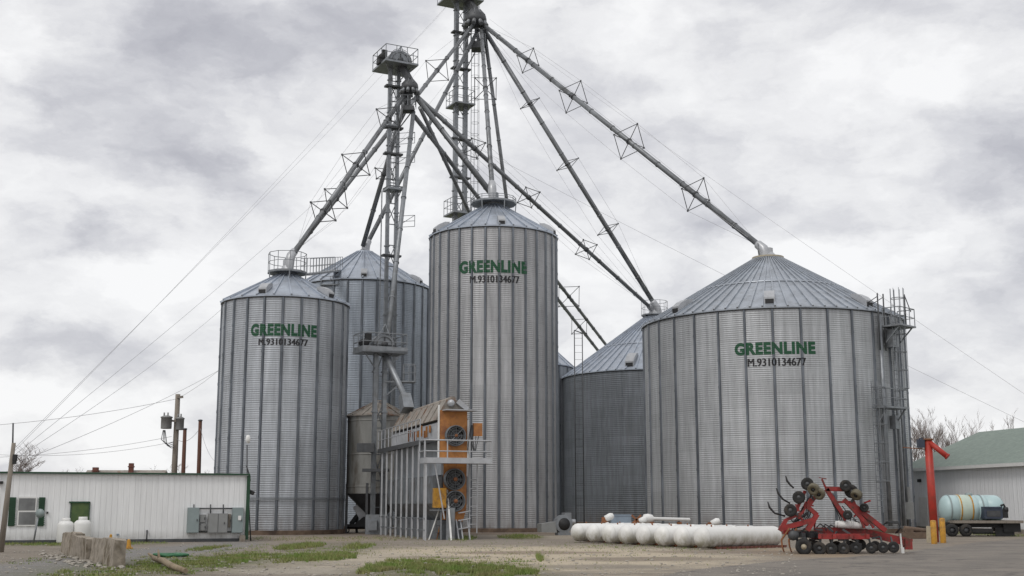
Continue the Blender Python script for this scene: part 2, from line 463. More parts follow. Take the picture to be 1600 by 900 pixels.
tA, wA, rA, fA = silo('grain_bin', gA, 'narrow galvanised bin with green lettering, nearest the long white shed', 'wallA', nst=22, ribs=24, vents=((-.38, .86, 1), (.72, .86, 1)))
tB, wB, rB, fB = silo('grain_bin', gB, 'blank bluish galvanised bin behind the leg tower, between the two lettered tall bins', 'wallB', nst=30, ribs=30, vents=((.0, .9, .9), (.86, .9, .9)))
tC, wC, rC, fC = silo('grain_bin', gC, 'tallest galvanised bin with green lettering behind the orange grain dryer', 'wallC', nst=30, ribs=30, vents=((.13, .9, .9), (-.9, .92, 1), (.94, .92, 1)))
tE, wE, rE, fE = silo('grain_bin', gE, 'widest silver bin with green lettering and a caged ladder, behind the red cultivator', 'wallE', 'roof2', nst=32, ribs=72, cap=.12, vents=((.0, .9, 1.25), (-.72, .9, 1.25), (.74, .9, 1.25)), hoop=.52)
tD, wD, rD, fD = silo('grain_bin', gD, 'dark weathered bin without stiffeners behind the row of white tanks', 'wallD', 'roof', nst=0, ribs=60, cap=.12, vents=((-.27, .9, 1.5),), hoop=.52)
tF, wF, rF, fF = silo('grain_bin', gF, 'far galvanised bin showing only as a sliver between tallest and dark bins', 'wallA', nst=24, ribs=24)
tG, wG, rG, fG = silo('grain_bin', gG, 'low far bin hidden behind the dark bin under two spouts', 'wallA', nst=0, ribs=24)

def sign(t, wl, geo, face, nst, l0, l1, gy, ny, n0, n1):
    c, R, H, A = geo
    pcx = proj(c+V((0, 0, H)))[0]
    # local scale at the front of the wall
    fr = c+V((math.cos(face), math.sin(face), 0))*R
    def zz(py): return P(proj(fr+V((0, 0, H)))[0], py, fr.y).z
    sc_ = (proj(fr+V((.5, 0, H*.8)))[0]-proj(fr+V((-.5, 0, H*.8)))[0])
    pf = proj(fr+V((0, 0, zz(gy[0]))))[0]
    az = face+((l0+l1)/2-pf)/sc_/R; az2 = face+((n0+n1)/2-pf)/sc_/R
    wall_text('GREENLINE', .058, 'green_letter', 'lettering', wl, R, az, (l1-l0)/sc_*1.01, zz(gy[1]), zz(gy[0]), nst)
    wall_text('M.9310134677', .0, 'black_letter', 'phone_number', wl, R, az2, (n1-n0)/sc_, zz(ny[1]), zz(ny[0]), nst, fat=.022)
sign(tA, wA, gA, fA, 22, 391, 496.5, (505.5, 525), (529, 539.3), 405, 482)
sign(tC, wC, gC, fC, 30, 716, 826, (406, 426), (430.2, 441.3), 734, 812.5)
sign(tE, wE, gE, fE, 32, 1148, 1272.5, (534, 554), (559.5, 571.8), 1168, 1257)

top_platform(tA, gA, 1.15, 1.1, .2)
top_platform(tC, gC, 1.5, .3, .22, 12)
top_platform(tD, gD, .1+gD[1]*.13, 1.2, .3, 10)
inA = inlet(tA, gA, s=.75, m='light_galv', h=1.15); inB = inlet(tB, gB, s=.62, h=.7); inC = inlet(tC, gC, s=.95, h=1.15)
inE = inlet(tE, gE, s=1.0, m='light_galv', rust=True, h=1.0); inD = inlet(tD, gD, s=1.15, m='light_galv', h=1.35)
inF = inlet(tF, gF); inG = inlet(tG, gG)

# bridge between A and B roofs + horizontal wind ring on A
c, R, H, A = gA
b = MB()
for zz in (1.9, 1.98): b.lathe([(R+.10, zz), (R+.14, zz+.02), (R+.10, zz+.04)], 64, c)
b.build('wind_ring', 'galv', tA)
q0 = gA[0]+V((1.0, .6, gA[3]+.15)); q1 = gB[0]+V((-1.5, -gB[1]*.62, 0)); q1.z = gB[2]+.9
wk = thing('catwalk', q0.lerp(q1, .5), 'small railed catwalk bridging the roofs of the two left bins', 'catwalk')
b = MB().beam(q0, q1, .6, .12); b.build('deck', 'galv', wk)
b = MB()
sd = (q1-q0).normalized().cross(V((0, 0, 1)))*.3
for s in (-1, 1): b.rail([q0+sd*s, q1+sd*s], 1.0, False, .022, 1.2)
b.build('railing', 'galv', wk)
# little door platform at eave of B
b = MB(); p = P(517, 446, gB[0].y-gB[1]*.9); b.box(p, (1.3, .8, .08)); 
bp = b.build('eave_platform', 'galv', tB)
MB().rail([p+V((-.6, -.38, .04)), p+V((.6, -.38, .04)), p+V((.6, .38, .04))], .55, False, .02, .6).build('railing', 'galv', bp)

# ------------------------------------------------------------------ bucket elevator towers
def trunk(mb, p0, p1, w, d):
    mb.beam(p0, p1, w, d)
    L = (V(p1)-V(p0)).length; k = int(L/2.4)
    for i in range(1, k+1):
        q = V(p0).lerp(V(p1), i/(k+.5)); mb.box(q, (w+.09, d+.09, .09))
ROT = math.radians(27)
def turn(mb, cx, Y):
    mb.bm.transform(Matrix.Translation((cx, Y, 0)) @ Matrix.Rotation(ROT, 4, 'Z') @ Matrix.Translation((-cx, -Y, 0))); return mb
def tower(name, label, x1, x2, Y, z0, z1, w, d, plats, rings=()):
    cx = (x1+x2)/2; hs = (x2-x1)/2/math.cos(ROT); x1, x2 = cx-hs, cx+hs
    t = thing(name, (cx, Y, z0), label, 'elevator leg', 'bucket elevator legs')
    for x in (x1, x2):
        b = MB(); trunk(b, (x, Y, z0), (x, Y, z1), w, d); turn(b, cx, Y).build('trunk', 'galv', t)
    b = MB().beam((x1+.02, Y+d*.45, z0+.5), (x1+.02, Y+d*.45, z1-.3), .05, .05)
    z = z0+1.5; i = 0
    while z < z1-.5:      # ties and braces between the two trunks
        b.beam((x1, Y+d*.45, z), (x2, Y+d*.45, z), .06, .06)
        b.beam((x1, Y+d*.45, z), (x2, Y+d*.45, z+1.5) if i % 2 else (x2, Y+d*.45, z-1.5), .05, .05)
        z += 1.5; i += 1
    turn(b, cx, Y).build('bracing', 'galv', t)
    for z in rings:
        turn(MB().box((cx, Y, z), (abs(x2-x1)+w+.45, d+.3, .13)), cx, Y).build('collar', 'dark', t)
    for (z, pw, pd, h, ox) in plats:
        b = MB(); b.box((cx+ox, Y, z), (pw, pd, .14))
        for s in (-1, 1): b.beam((cx+ox+s*pw*.42, Y-pd*.3, z-.05), (cx+ox+s*pw*.12, Y-pd*.1, z-.95), .06, .06)
        p = turn(b, cx, Y).build('platform', 'galv', t)
        a, c_ = pw/2-.04, pd/2-.04
        turn(MB().rail([(cx+ox-a, Y-c_, z+.07), (cx+ox+a, Y-c_, z+.07), (cx+ox+a, Y+c_, z+.07), (cx+ox-a, Y+c_, z+.07)], h, True, .03, .8), cx, Y).build('railing', 'galv', p)
    return t
def elevator_head(t, cx, Y, z, w, d, motor=True):
    """half-round hood over the head pulley with motor beside it"""
    b = MB(); c0 = t.location.x
    n = 14
    pts = [(-w/2, z), (w/2, z)]
    for k in range(n+1):
        a = PI*k/n; pts.append((w/2*math.cos(a), z+.35+w*.46*math.sin(a)))
    b.poly([(cx+x, Y-d/2, zz) for x, zz in pts], (0, d, 0))
    hd = turn(b, c0, Y).build('head_hood', 'galv', t)
    b = MB()
    for rr in (.5, .36): b.lathe([(w*rr-.02, -.03), (w*rr+.02, -.03), (w*rr+.02, .0)], 20, (cx, Y-d/2-.01, z+.35), axis=(0, 1, 0), a0=0, a1=2*PI)
    b.box((cx, Y-d/2-.03, z+.35), (w*.95, .05, .07)).box((cx, Y-d/2-.03, z+.55), (.07, .05, .6))
    turn(b, c0, Y).build('hood_flange', 'dark', hd)
    turn(MB().lathe([(.0, -.05), (.18, -.05), (.18, .05), (.0, .05)], 14, (cx, Y-d/2-.07, z+.4), axis=(0, 1, 0)), c0, Y).build('bearing', 'dark', hd)
    if motor:
        m = MB(); p = V((cx-w*.5-.5, Y-.2, z+.45))
        m.lathe([(0, -.36), (.15, -.36), (.24, -.27), (.24, .27), (.15, .36), (0, .36)], 14, p, axis=(0, 1, 0)).box(p-V((0, 0, .35)), (.5, .6, .3))
        m.box(p+V((.2, -.1, .3)), (.35, .25, .5)); turn(m, c0, Y).build('drive_motor', 'black', t)
    m = MB(); q = V((cx+w*.1, Y, z+.5))
    m.tube(q+V((-.55, -.3, .2)), q+V((.05, 0, 1.15)), .035, seg=5).tube(q+V((.3, -.3, .2)), q+V((.05, 0, 1.15)), .035, seg=5).tube(q+V((0, .4, .2)), q+V((.05, 0, 1.15)), .035, seg=5)
    turn(m, c0, Y).build('hoist_frame', 'galv', t)
def distributor(t, c, r, m='dark'):
    """rotary distributor: domed drum with a ring of outlets below"""
    c = V(c)
    b = MB().lathe([(0, r*1.25), (r*.28, r*1.2), (r*.3, r*.95), (r*.55, r*.85), (r*.9, r*.45), (r, .05), (r, -r*.2), (r*.86, -r*.3), (r*.35, -r*.75), (0, -r*.8)], 20, c)
    d = b.build('distributor', m, t)
    b = MB()
    for k in range(10):
        a = 2*PI*k/10+.2; dr = V((math.cos(a), math.sin(a), 0))
        b.tube(c+dr*r*.62+V((0, 0, r*.0)), c+dr*r*1.12-V((0, 0, r*.75)), r*.2, seg=8)
        b.beam(c+dr*r*.95+V((0, 0, r*.35)), c+dr*r*.45+V((0, 0, r*.95)), .05, .05)
    b.build('outlet', 'pipe', d)
    return d

# T1: tall leg behind the tallest bin
Y1 = 105.0
def zz(py, Y, px=700): return P(px, py, Y).z
x1 = P(712, 200, Y1).x; x2 = P(726.5, 200, Y1).x
T1top = zz(6, Y1)
t1 = tower('elevator_leg', 'tallest twin trunk elevator leg rising out of frame behind the tallest bin', x1, x2, Y1, 0, T1top+.5, .40, .34,
           [(T1top+.1, 3.45, 2.8, 1.2, -.1), (zz(166, Y1), 1.95, 2.2, 1.2, 0), (zz(336, Y1), 2.05, 2.3, 1.3, -.05)],
           rings=[zz(52, Y1), zz(108, Y1), zz(278, Y1), zz(218, Y1)])
elevator_head(t1, (x1+x2)/2, Y1, T1top+.5, 1.9, 1.1)
b = MB(); xl = x2+.55
b.ladder((xl, Y1-.1, zz(340, Y1)), (xl, Y1-.1, T1top), (0, 1, 0), cage=True, out=(1, 0, 0), cage_from=1); b.build('caged_ladder', 'galv', t1)
d1 = P(743, 31, Y1-1.2)
distributor(t1, d1, 1.0)
b = MB().beam((x2+.1, Y1-.2, T1top+.6), d1+V((0, 0, .75)), .5, .5); b.build('discharge_spout', 'dark', t1)
b = MB(); p = P(747, 73, Y1-1.2); b.box(p, (1.15, 1.3, .6)).beam(p+V((-.1, 0, -.2)), (x2, Y1, p.z-1.8), .07, .07).beam(p+V((-.4, 0, 0)), (x2, Y1, p.z), .08, .08)
b.beam(p+V((.1, 0, .2)), d1-V((0, 0, .4)), .3, .3)
pk = b.build('distributor_platform', 'dark', t1)
MB().rail([p+V((-.65, -.6, .25)), p+V((.65, -.6, .25)), p+V((.65, .6, .25)), p+V((-.65, .6, .25))], .75, True, .024, .6).build('railing', 'galv', pk)

# T2: second leg, in front of the bluish bin
Y2 = 83.0
u1 = P(609.8, 120, Y2).x; u2 = P(622.5, 120, Y2).x
T2top = zz(107, Y2)
t2 = tower('elevator_leg', 'middle height twin trunk elevator leg with railed head platform, between the left bins', u1, u2, Y2, 0, T2top+.3, .24, .22,
           [(T2top+.05, 2.5, 2.7, 1.1, .05), (zz(297, Y2), 1.15, 1.2, .1, .05)],
           rings=[zz(136, Y2), zz(241, Y2), zz(200, Y2), zz(400, Y2)])
elevator_head(t2, (u1+u2)/2+.25, Y2, T2top+.12, 1.7, 1.0)
b = MB(); b.ladder((u1-.42, Y2-.15, 3), (u1-.42, Y2-.15, zz(300, Y2)), (0, 1, 0), cage=False, w=.4)
b.ladder((u1+.26, Y2+.1, zz(300, Y2)), (u1+.26, Y2+.1, T2top), (1, 0, 0), cage=False, w=.22); b.build('ladder', 'galv', t2)
d2 = P(640, 137, Y2-.8)
distributor(t2, d2, .62)
b = MB().beam((u2+.1, Y2-.2, T2top+.4), d2+V((0, 0, .55)), .4, .4); b.build('discharge_spout', 'dark', t2)
b = MB(); p = P(638, 171, Y2-.8); b.box(p, (.85, .9, .32)).beam(p+V((-.1, 0, -.1)), (u2, Y2, p.z-1.2), .06, .06).beam(p+V((.3, 0, -.1)), (u2, Y2, p.z-1.3), .06, .06).beam(p, d2-V((0, 0, .3)), .25, .25)
pk = b.build('distributor_platform', 'dark', t2)
MB().rail([p+V((-.5, -.48, .16)), p+V((.5, -.48, .16)), p+V((.5, .48, .16)), p+V((-.5, .48, .16))], .75, True, .022, .5).build('railing', 'galv', pk)
for py in (215, 245, 345): # side outriggers with small hoop frames
    b = MB()
    q = P(648, py, Y2-.3); r_ = V((u2, Y2, q.z))
    b.tube(r_, q, .02, seg=4)
    b.tube(q+V((0, 0, -.4)), q+V((0, 0, .4)), .022, seg=4).tube(q+V((0, 0, .4)), r_+V((0, 0, .4)), .02, seg=4).tube(q+V((0, 0, -.4)), r_+V((0, 0, -.4)), .02, seg=4).tube(q+V((0, 0, .4)), r_+V((0, 0, -.4)), .02, seg=4)
    b.build('outrigger_frame', 'galv', t2)

# T3: short leg with platform in front of the hopper bin
Y3 = 70.3
v1 = P(586.6, 600, Y3).x; v2 = P(600.2, 600, Y3).x
T3top = zz(553, Y3)
t3 = tower('elevator_leg', 'short elevator leg with railed motor platform standing in front of rusty roofed hopper bin', v1, v2, Y3, 0, T3top+.1, .24, .22,
           [(T3top+.06, 2.75, 1.7, .98, -.02)], rings=[])
elevator_head(t3, P(597, 540, Y3).x, Y3, T3top+.12, 1.35, .8)
pcx = (v1+v2)/2
b = MB().box((pcx, Y3-.83, T3top+.17), (2.72, .04, .34)).box((pcx-1.35, Y3, T3top+.17), (.04, 1.66, .34)); turn(b, pcx, Y3).build('kickplate', 'galv', t3)
q = P(636, 597, Y3+.3); b = MB().box(q, (.95, .8, .08)).beam(q-V((.3, 0, .02)), (v2, Y3, q.z-.9), .07, .07).beam(q, (v2, Y3, q.z), .08, .08)
pk = b.build('side_platform', 'galv', t3)
MB().rail([q+V((-.2, -.4, .04)), q+V((.46, -.4, .04)), q+V((.46, .4, .04)), q+V((-.2, .4, .04))], .95, True, .02, .35).build('railing', 'galv', pk)
b = MB(); e = P(635, 628, Y3-3.0)
b.path([P(603, 556, Y3-.2), P(613, 578, Y3-.6), P(633, 620, Y3-2.8)], .17, 10).beam(P(632, 617, Y3-2.8), P(636, 641, Y3-3.2), .55, .5, .6, .7)
b.build('discharge_spout', 'galv', t3)
b = MB().box((pcx, Y3, .55), (1.25, .62, 1.1)).box((pcx-.2, Y3-.45, .5), (.5, .3, .55)); b.build('boot', 'galv', t3)
MB().box((pcx-.7, Y3-.3, zz(700, Y3)), (1.0, .4, .5)).build('inspection_box', 'dark', t3)
MB().box((pcx-.1, Y3-.3, zz(735, Y3)), (1.5, .5, .18)).build('work_shelf', 'dark', t3)

# ------------------------------------------------------------------ grain spouts
def spout(label, p0, p1, r, trusses=(), size=.75, cable=True, m='pipe', elbow=0, roll=0):
    p0, p1 = V(p0), V(p1)
    t = thing('grain_spout', p1, label, 'grain spout', 'sloping grain spouts')
    b = MB().tube(p0, p1, r, seg=12)
    L = (p1-p0).length; d = (p1-p0)/L; u, w = frame_of((d+V((0, .42 if d.y > 0 else -.42, 0))).normalized())
    rr_ = math.radians(roll); u, w = u*math.cos(rr_)+w*math.sin(rr_), w*math.cos(rr_)-u*math.sin(rr_)
    k = int(L/3.0)
    for i in range(1, k): # clamp flanges
        q = p0+d*(L*i/k); b.tube(q-d*.05, q+d*.05, r+.035, seg=12)
    pp = b.build('pipe', m, t)
    if elbow:
        e = elbow; dn = V((0, 0, -1))
        MB().path([p1-d*e*.75, p1-d*e*.62, p1-d*e*.5, p1+d*e*.05, p1+(d+dn).normalized()*e*.42, p1+d*e*.25+dn*e*.9, p1+d*e*.25+dn*e*1.35], [r*1.05, r*1.5, r*1.55, r*1.7, r*1.75, r*1.5, r*1.3], 12).build('elbow', 'light_galv', t)
    if trusses:
        cs = []
        for f, s in trusses:
            q = p0.lerp(p1, f); a = size*s
            cor = [q+(u*i+w*j)*a for i, j in ((-1, -1), (1, -1), (1, 1), (-1, 1))]
            f_ = MB()
            for i in range(4):
                f_.tube(cor[i], cor[(i+1) % 4], .030, seg=5); f_.tube(q, cor[i], .032, seg=5)
                f_.box(cor[i], (.11, .11, .11))
            f_.tube(q-d*.08, q+d*.08, r+.05, seg=12)
            f_.build('bracing_frame', 'dark', t); cs.append(cor)
        if cable:
            for i in range(4):
                MB().path([p0+d*.3]+[c_[i] for c_ in cs]+[p1-d*.3], .010, 4).build('cable', 'wire', t)
    return t
def out1(px, py): return P(px, py, Y1-1.2)
def out2(px, py): return P(px, py, Y2-.8)
def along(p0, p1, pxs, size):
    """fractions along a spout whose pixel column is given"""
    r = []
    for px, s in pxs:
        lo, hi = 0, 1
        a, b_ = proj(p0)[0], proj(p1)[0]
        for _ in range(40):
            mid = (lo+hi)/2
            if (proj(p0.lerp(p1, mid))[0]-px)*(b_-a) < 0: lo = mid
            else: hi = mid
        r.append((lo, s))
    return r
E1 = P(1192, 388, gE[0].y-.1); a = out1(753, 37)
spout('longest spout running far right from tallest leg to the widest bin', a, E1, .20, along(a, E1, ((825, 1), (896, 1.25), (983, 1.3), (1087, 1.15)), 1), .8, True, 'pipe', .85, -32)
b = MB()
for s in (-.14, .14): b.tube(inE+V((-.55, s, -.95)), E1+V((-.35, s, .35)), .035, seg=5)
b.build('spout_prop', 'galv', tE)
E2 = P(1026, 481, gD[0].y-.2); a = out1(757, 47)
spout('spout from tallest leg down to the dark bin, right of the upright pair', a, E2, .21, along(a, E2, ((828, .95), (887, 1.1), (950, 1.05)), 1), .72, True, 'pipe', 1.0)
EA = P(455, 399, gA[0].y); a = out1(743, 34)
spout('spout from the tallest leg crossing behind middle leg to leftmost lettered bin', a, EA, .16, along(a, EA, ((683, 1.0), (525, .8)), 1), .85, True, 'pipe', .8)
a = out2(634, 146); EA2 = P(459, 396, gA[0].y+.1)
spout('spout from middle leg down left to the leftmost lettered bin', a, EA2, .16, along(a, EA2, ((607, 1.0), (556, 1.1), (505, .95)), 1), .72)
a = out1(747, 47); EB = P(573, 382, gB[0].y)
spout('spout from tallest leg passing behind middle leg to blank bluish bin', a, EB, .17, (), .6, True, 'pipe', .6)
a = out2(635, 152); EB2 = P(567, 384, gB[0].y-.3)
spout('short steep spout from middle leg to the blank bluish bin', a, EB2, .17, ((.5, 1.0),), .6, False)
a = out2(646, 175); E3 = P(606, 524, Y3+.1)
spout('steep spout dropping from the middle leg to the short leg platform', a, E3, .15, (), .6, m='galv')
a = out2(653, 152); E4 = P(1019, 483, gD[0].y-.1)
spout('long spout from middle leg crossing above the tallest bin to dark bin', a, E4, .165, along(a, E4, ((741, 1.0), (826, 1.05), (916, 1.05)), 1), .68, True, 'pipe', .9, -25)
a = out2(655, 156); E5 = P(765, 297, gC[0].y)
spout('short spout from middle leg to the roof peak of the tallest bin', a, E5, .145, (), .6)
a = out2(650, 152)
E6 = inG+V((.3, -.2, .2)); E6 = P(957, 552, gG[0].y-.2)
spout('upper of two spouts passing behind tallest bin to a far low bin', a, E6, .165, along(a, E6, ((889, 1.3),), 1), .8, False)
a = out2(648, 182); E7 = P(944, 560, gG[0].y-.5)
spout('lower of two spouts passing behind tallest bin to a far low bin', a, E7, .165, along(a, E7, ((905, 1.0),), 1), .8, False)
a = out2(656, 168); E8 = V((gF[0].x-.2, gF[0].y, gF[3]+1.0))
spout('spout from middle leg going behind tallest bin, left of its roof peak', a, E8, .14, (), .6)
a = out1(757, 50); E9 = V((gF[0].x+.2, gF[0].y, gF[3]+1.0))
spout('right one of the upright spout pair, passing behind the tallest bin', a, E9, .17, (), .6)
a = out1(752, 44); E10 = P(769, 291, gC[0].y-.1)
spout('left one of the upright spout pair, ending on the tallest bin peak', a, E10, .165, along(a, E10, ((758.5, 1.0),), 1), .85, False, 'pipe', .8)
# heads where the two far spouts meet the hidden bin
b = MB().tube(E6, inG, .22, seg=8).tube(E7, inG-V((0, 0, .2)), .22, seg=8); b.build('spout_elbow', 'pipe', tG)

# davit frame beside the dark bin roof
p = P(904, 566, 101)
b = MB(); hgt = P(904, 516, 101).z-p.z
for s in (-.33, .33): b.tube((p.x+s, 101, 0), (p.x+s, 101, p.z+hgt), .045, seg=6)
b.tube((p.x-.33, 101, p.z+hgt), (p.x+.33, 101, p.z+hgt-.25), .045, seg=6)
for i in range(int((p.z+hgt)/.6)): b.tube((p.x-.33, 101, .4+i*.6), (p.x+.33, 101, .4+i*.6), .012, seg=4)
solo(b, 'roof_ladder', 'dark', (p.x, 101, 0), 'tall dark ladder frame standing left of the dark bin roof', 'ladder')

# ------------------------------------------------------------------ ladder, cage and unload leg on the widest bin
c, R, H, A = gE
def onE(px, off, z):
    """point off the wall of the widest bin at the pixel column px"""
    lo, hi = fE, fE+PI*.55
    for _ in range(40):
        m_ = (lo+hi)/2
        q = c+V((math.cos(m_), math.sin(m_), 0))*(R+off)+V((0, 0, z))
        if proj(q)[0] < px: lo = m_
        else: hi = m_
    return q, V((math.cos(lo), math.sin(lo), 0))
z1 = P(1400, 520, c.y-2).z; z2 = P(1400, 648, c.y-2).z
qa, na = onE(1396, .7, H-.4); ta = V((-na.y, na.x, 0))
def col(q, z): return V((q.x, q.y, z))
b = MB(); top = H+.55
b.ladder(col(qa, z2), col(qa, H+1.3), ta, cage=True, out=na, cage_from=1.2, r=.03); b.build('upper_caged_ladder', 'galv', tE)
qb, nb = onE(1372, .5, 4); tb = V((-nb.y, nb.x, 0))
b = MB().ladder(col(qb, 1.2), col(qb, z2+1.6), tb, cage=True, out=nb, cage_from=1.8, r=.03); b.build('lower_caged_ladder', 'galv', tE)
qc, nc = onE(1392, .75, z2); tcv = V((-nc.y, nc.x, 0))
def plat(q, n_, t_, w, d, h, nm):
    b = MB(); a_ = math.atan2(n_.y, n_.x)
    b.box(q, (d, w, .1), rz=a_)
    for s in (-1, 1): b.beam(q+t_*s*w*.4+n_*d*.4, q+t_*s*w*.4-n_*d*.45-V((0, 0, 1.1)), .07, .07)
    p_ = b.build(nm, 'galv', tE)
    MB().rail([q+t_*-w*.48-n_*d*.4, q+t_*-w*.48+n_*d*.46, q+t_*w*.48+n_*d*.46, q+t_*w*.48-n_*d*.4], h, False, .03, .7).build('railing', 'galv', p_)
plat(col(qc, z2), nc, tcv, 2.1, 1.1, 1.1, 'rest_platform')
qd, nd = onE(1404, .8, H-1.0); td = V((-nd.y, nd.x, 0))
plat(col(qd, H-1.0), nd, td, 1.9, 1.3, 1.1, 'eave_platform')
b = MB()
for px, tp in ((1372, 1.0), (1381, 1.0)):
    q, n_ = onE(px, .35, H); b.tube(col(q, H-2.5), col(q, H+tp), .045, seg=6); b.tube(col(q, H+tp-.2), c+(q-c)*.8+V((0, 0, -(q-c).z*.8+H+.1)), .025, seg=5)
q, n_ = onE(1414, 1.4, H); b.tube(col(q, H-1), col(q, H+.9), .045, seg=6); b.tube(col(q, H+.9), col(q, H-.1)+td*.7, .03, seg=5)
b.build('hoist_post', 'dark', tE)
b = MB()
for px, off, r_ in ((1385, .22, .13), (1406, .22, .10), (1412, .18, .08)):
    q, n_ = onE(px, off, 5); b.tube(col(q, .4), col(q, H-.3), r_, seg=8)
b.build('riser_pipe', 'galv', tE)
q, n_ = onE(1394, .45, H-1.6); a_ = math.atan2(n_.y, n_.x)
b = MB().box(col(q, H-1.7), (.5, .7, 1.1), rz=a_); b.build('roof_hatch_box', 'galv', tE)
q, n_ = onE(1398, .45, z2-.7); b = MB().box(col(q, z2-.8), (.4, .5, .8), rz=a_); b.build('control_box', 'galv', tE)
q, n_ = onE(1422, .5, 1.2); b = MB().box(col(q, 1.3), (.35, .35, 1.0), rz=a_).box(col(q, 2.2), (.12, .12, 1.0), rz=a_); b.build('aeration_box', 'elec2', tE)

# vertical unload pipe ladder on A right side, base fan for C
def aeration_fan(p, ang, label, s=1.0):
    t = thing('aeration_fan', p, label, 'fan', 'bin aeration fans')
    d = V((math.cos(ang), math.sin(ang), 0)); k = V((-d.y, d.x, 0)); p = V(p)
    b = MB().lathe([(.42*s, -.32*s), (.62*s, -.30*s), (.62*s, .30*s), (.42*s, .32*s)], 20, p+V((0, 0, .75*s)), axis=k, smooth=False)
    b.box(p+V((0, 0, .08)), (.9*s, .7*s, .16), rz=ang); b.box(p+V((0, 0, 1.25*s))+d*.28*s, (.5*s, .6*s, .55*s), rz=ang)
    b.build('housing', 'galv', t)
    MB().lathe([(0, -.34*s), (.42*s, -.34*s), (.42*s, -.30*s)], 20, p+V((0, 0, .75*s)), axis=k).build('inlet_grille', 'black', t)
    MB().beam(p+V((0, 0, .55*s))-d*.55*s, p-d*1.7*s+V((0, 0, .4)), .55*s, .75*s, .95*s, .55*s).build('transition_duct', 'elec2', t)
    MB().lathe([(0, -.25*s), (.16*s, -.2*s), (.18*s, .2*s), (0, .25*s)], 12, p+V((0, 0, .9*s))+d*.7*s, axis=d).build('motor', 'light_galv', t)
    return t
pf = G(880, 836.5)
aeration_fan((pf.x, pf.y+.5, 0), .3, 'grey centrifugal aeration fan with blue duct at the right foot of tallest bin', .8)

# ------------------------------------------------------------------ small hopper bin behind the short leg
cH = P(592, 648, 73.2); cH.z = 0; RH = 47/F*74.5
zE = P(592, 648, 71.4).z; zA = P(592, 627, 73.2).z; zB = P(592, 771, 71.4).z
t = thing('hopper_bin', cH, 'small old round hopper bin with rusty cone roof beside the dryer', 'hopper bin')
MB().lathe([(RH, zB), (RH, zE)], 48, cH).build('wall', 'hopper', t)
b = MB().lathe([(RH+.12, zE-.04), (RH+.12, zE+.02), (.2, zA), (0, zA+.05)], 16, cH, smooth=False)
for k in range(16):
    a_ = 2*PI*k/16; dr = V((math.cos(a_), math.sin(a_), 0)); b.beam(cH+dr*(RH+.13)+V((0, 0, zE+.03)), cH+dr*.2+V((0, 0, zA+.02)), .09, .07)
b.build('roof', 'rustroof', t)
MB().lathe([(RH, zB), (.3, zB-1.5), (.25, zB-1.6), (0, zB-1.6)], 32, cH).build('hopper_cone', 'dark', t)
for k in range(6):
    a_ = 2*PI*k/6+.3; q = cH+V((math.cos(a_), math.sin(a_), 0))*(RH-.02)
    MB().beam((q.x, q.y, 0), (q.x, q.y, zB+.6), .14, .14).build('leg', 'dark', t)
for zz_ in (zB+.4, (zB+zE)/2, zE-.3): MB().lathe([(RH+.01, zz_-.04), (RH+.04, zz_), (RH+.01, zz_+.04)], 48, cH).build('hoop', 'hopper', t)

# ------------------------------------------------------------------ grain dryer
O = G(684, 843.5); O.z = 0
far = G(598, 834)
ax = V((-3.3, 10.6, 0)).normalized(); rt = V((ax.y, -ax.x, 0)); DL = 11.0; DW = 1.38
def dp(u, v, z): return O+rt*u+ax*v+V((0, 0, z))
rza = math.atan2(rt.y, rt.x)
t = thing('grain_dryer', O, 'long grey grain dryer with orange fan end and railed balcony before the tallest bin', 'grain dryer')
zt = P(700, 641, O.y).z; ze = zt-.55
def zO(py): return P(700, py, O.y).z
# body: upper box, tapering lower half
b = MB()
b.box(dp(DW/2, DL/2, (4.7+ze)/2), (DW*.96, DL, ze-4.7), rz=rza)
b.box(dp(DW/2, DL/2, 3.9), (DW*.8, DL, 1.7), rz=rza)
body = b.build('body', 'dryer', t)
b = MB()
for k in range(8):
    v = .1+k*(DL-.2)/8; w_ = (DL-.2)/8-.06
    b.poly([dp(-.25, v, 3.0), dp(-.25, v, 1.7), dp(.45, v, .9), dp(DW-.45, v, .9), dp(DW+.1, v, 1.7), dp(DW+.1, v, 3.0)], ax*w_)
b.build('hopper_panels', 'dryer_dark', t)
# roof with ridge pipe
b = MB().poly([dp(-.12, .05, ze+.1), dp(DW*.30, .05, zt+.50), dp(DW*.7, .05, zt+.50), dp(DW+.1, .05, ze+.1)], ax*(DL-.1))
for k in range(9): b.beam(dp(-.14, .1+k*1.33, ze+.12), dp(DW*.30, .1+k*1.33, zt+.53), .06, .05)
rf_ = b.build('roof', 'rustroof', t)
b = MB().path([dp(DW*.5, .0, zt+.56), dp(DW*.5, DL, zt+.56)], .14, 10); b.build('auger_tube', 'rustroof', rf_)
b = MB().lathe([(0, -.2), (.12, -.2), (.17, 0), (.14, .45), (0, .5)], 12, dp(DW*.4, -.2, zt+.35), axis=ax).beam(dp(DW*.65, -.1, zt+.45), dp(DW*1.0, -.15, zt+.05), .3, .25, .2, .2)
b.build('auger_motor', 'light_galv', rf_)
b = MB().box(dp(DW*.6+.1, -.35, zt-.02), (DW*1.15, .9, .05), rz=rza); b.build('rain_hood', 'light_galv', t)
# upper column screens: vertical ribs on the left side
b = MB()
k = 0; v = .15
while v < DL:
    b.beam(dp(-.03, v, 4.75), dp(-.03, v, ze-.05), .09, .10); v += .42
b.build('side_ribs', 'light_galv', t)
for k, v in enumerate((1.3, 2.0, 2.4, 3.1, 3.9, 4.6, 5.5, 6.2)):
    b = MB().box(dp(-.14, v, ze-.28-.1*(k % 3)), (.08, .10, .35+.2*(k % 2)), rz=rza); b.build('slide_gate', 'orange' if k < 5 else 'rust', t)
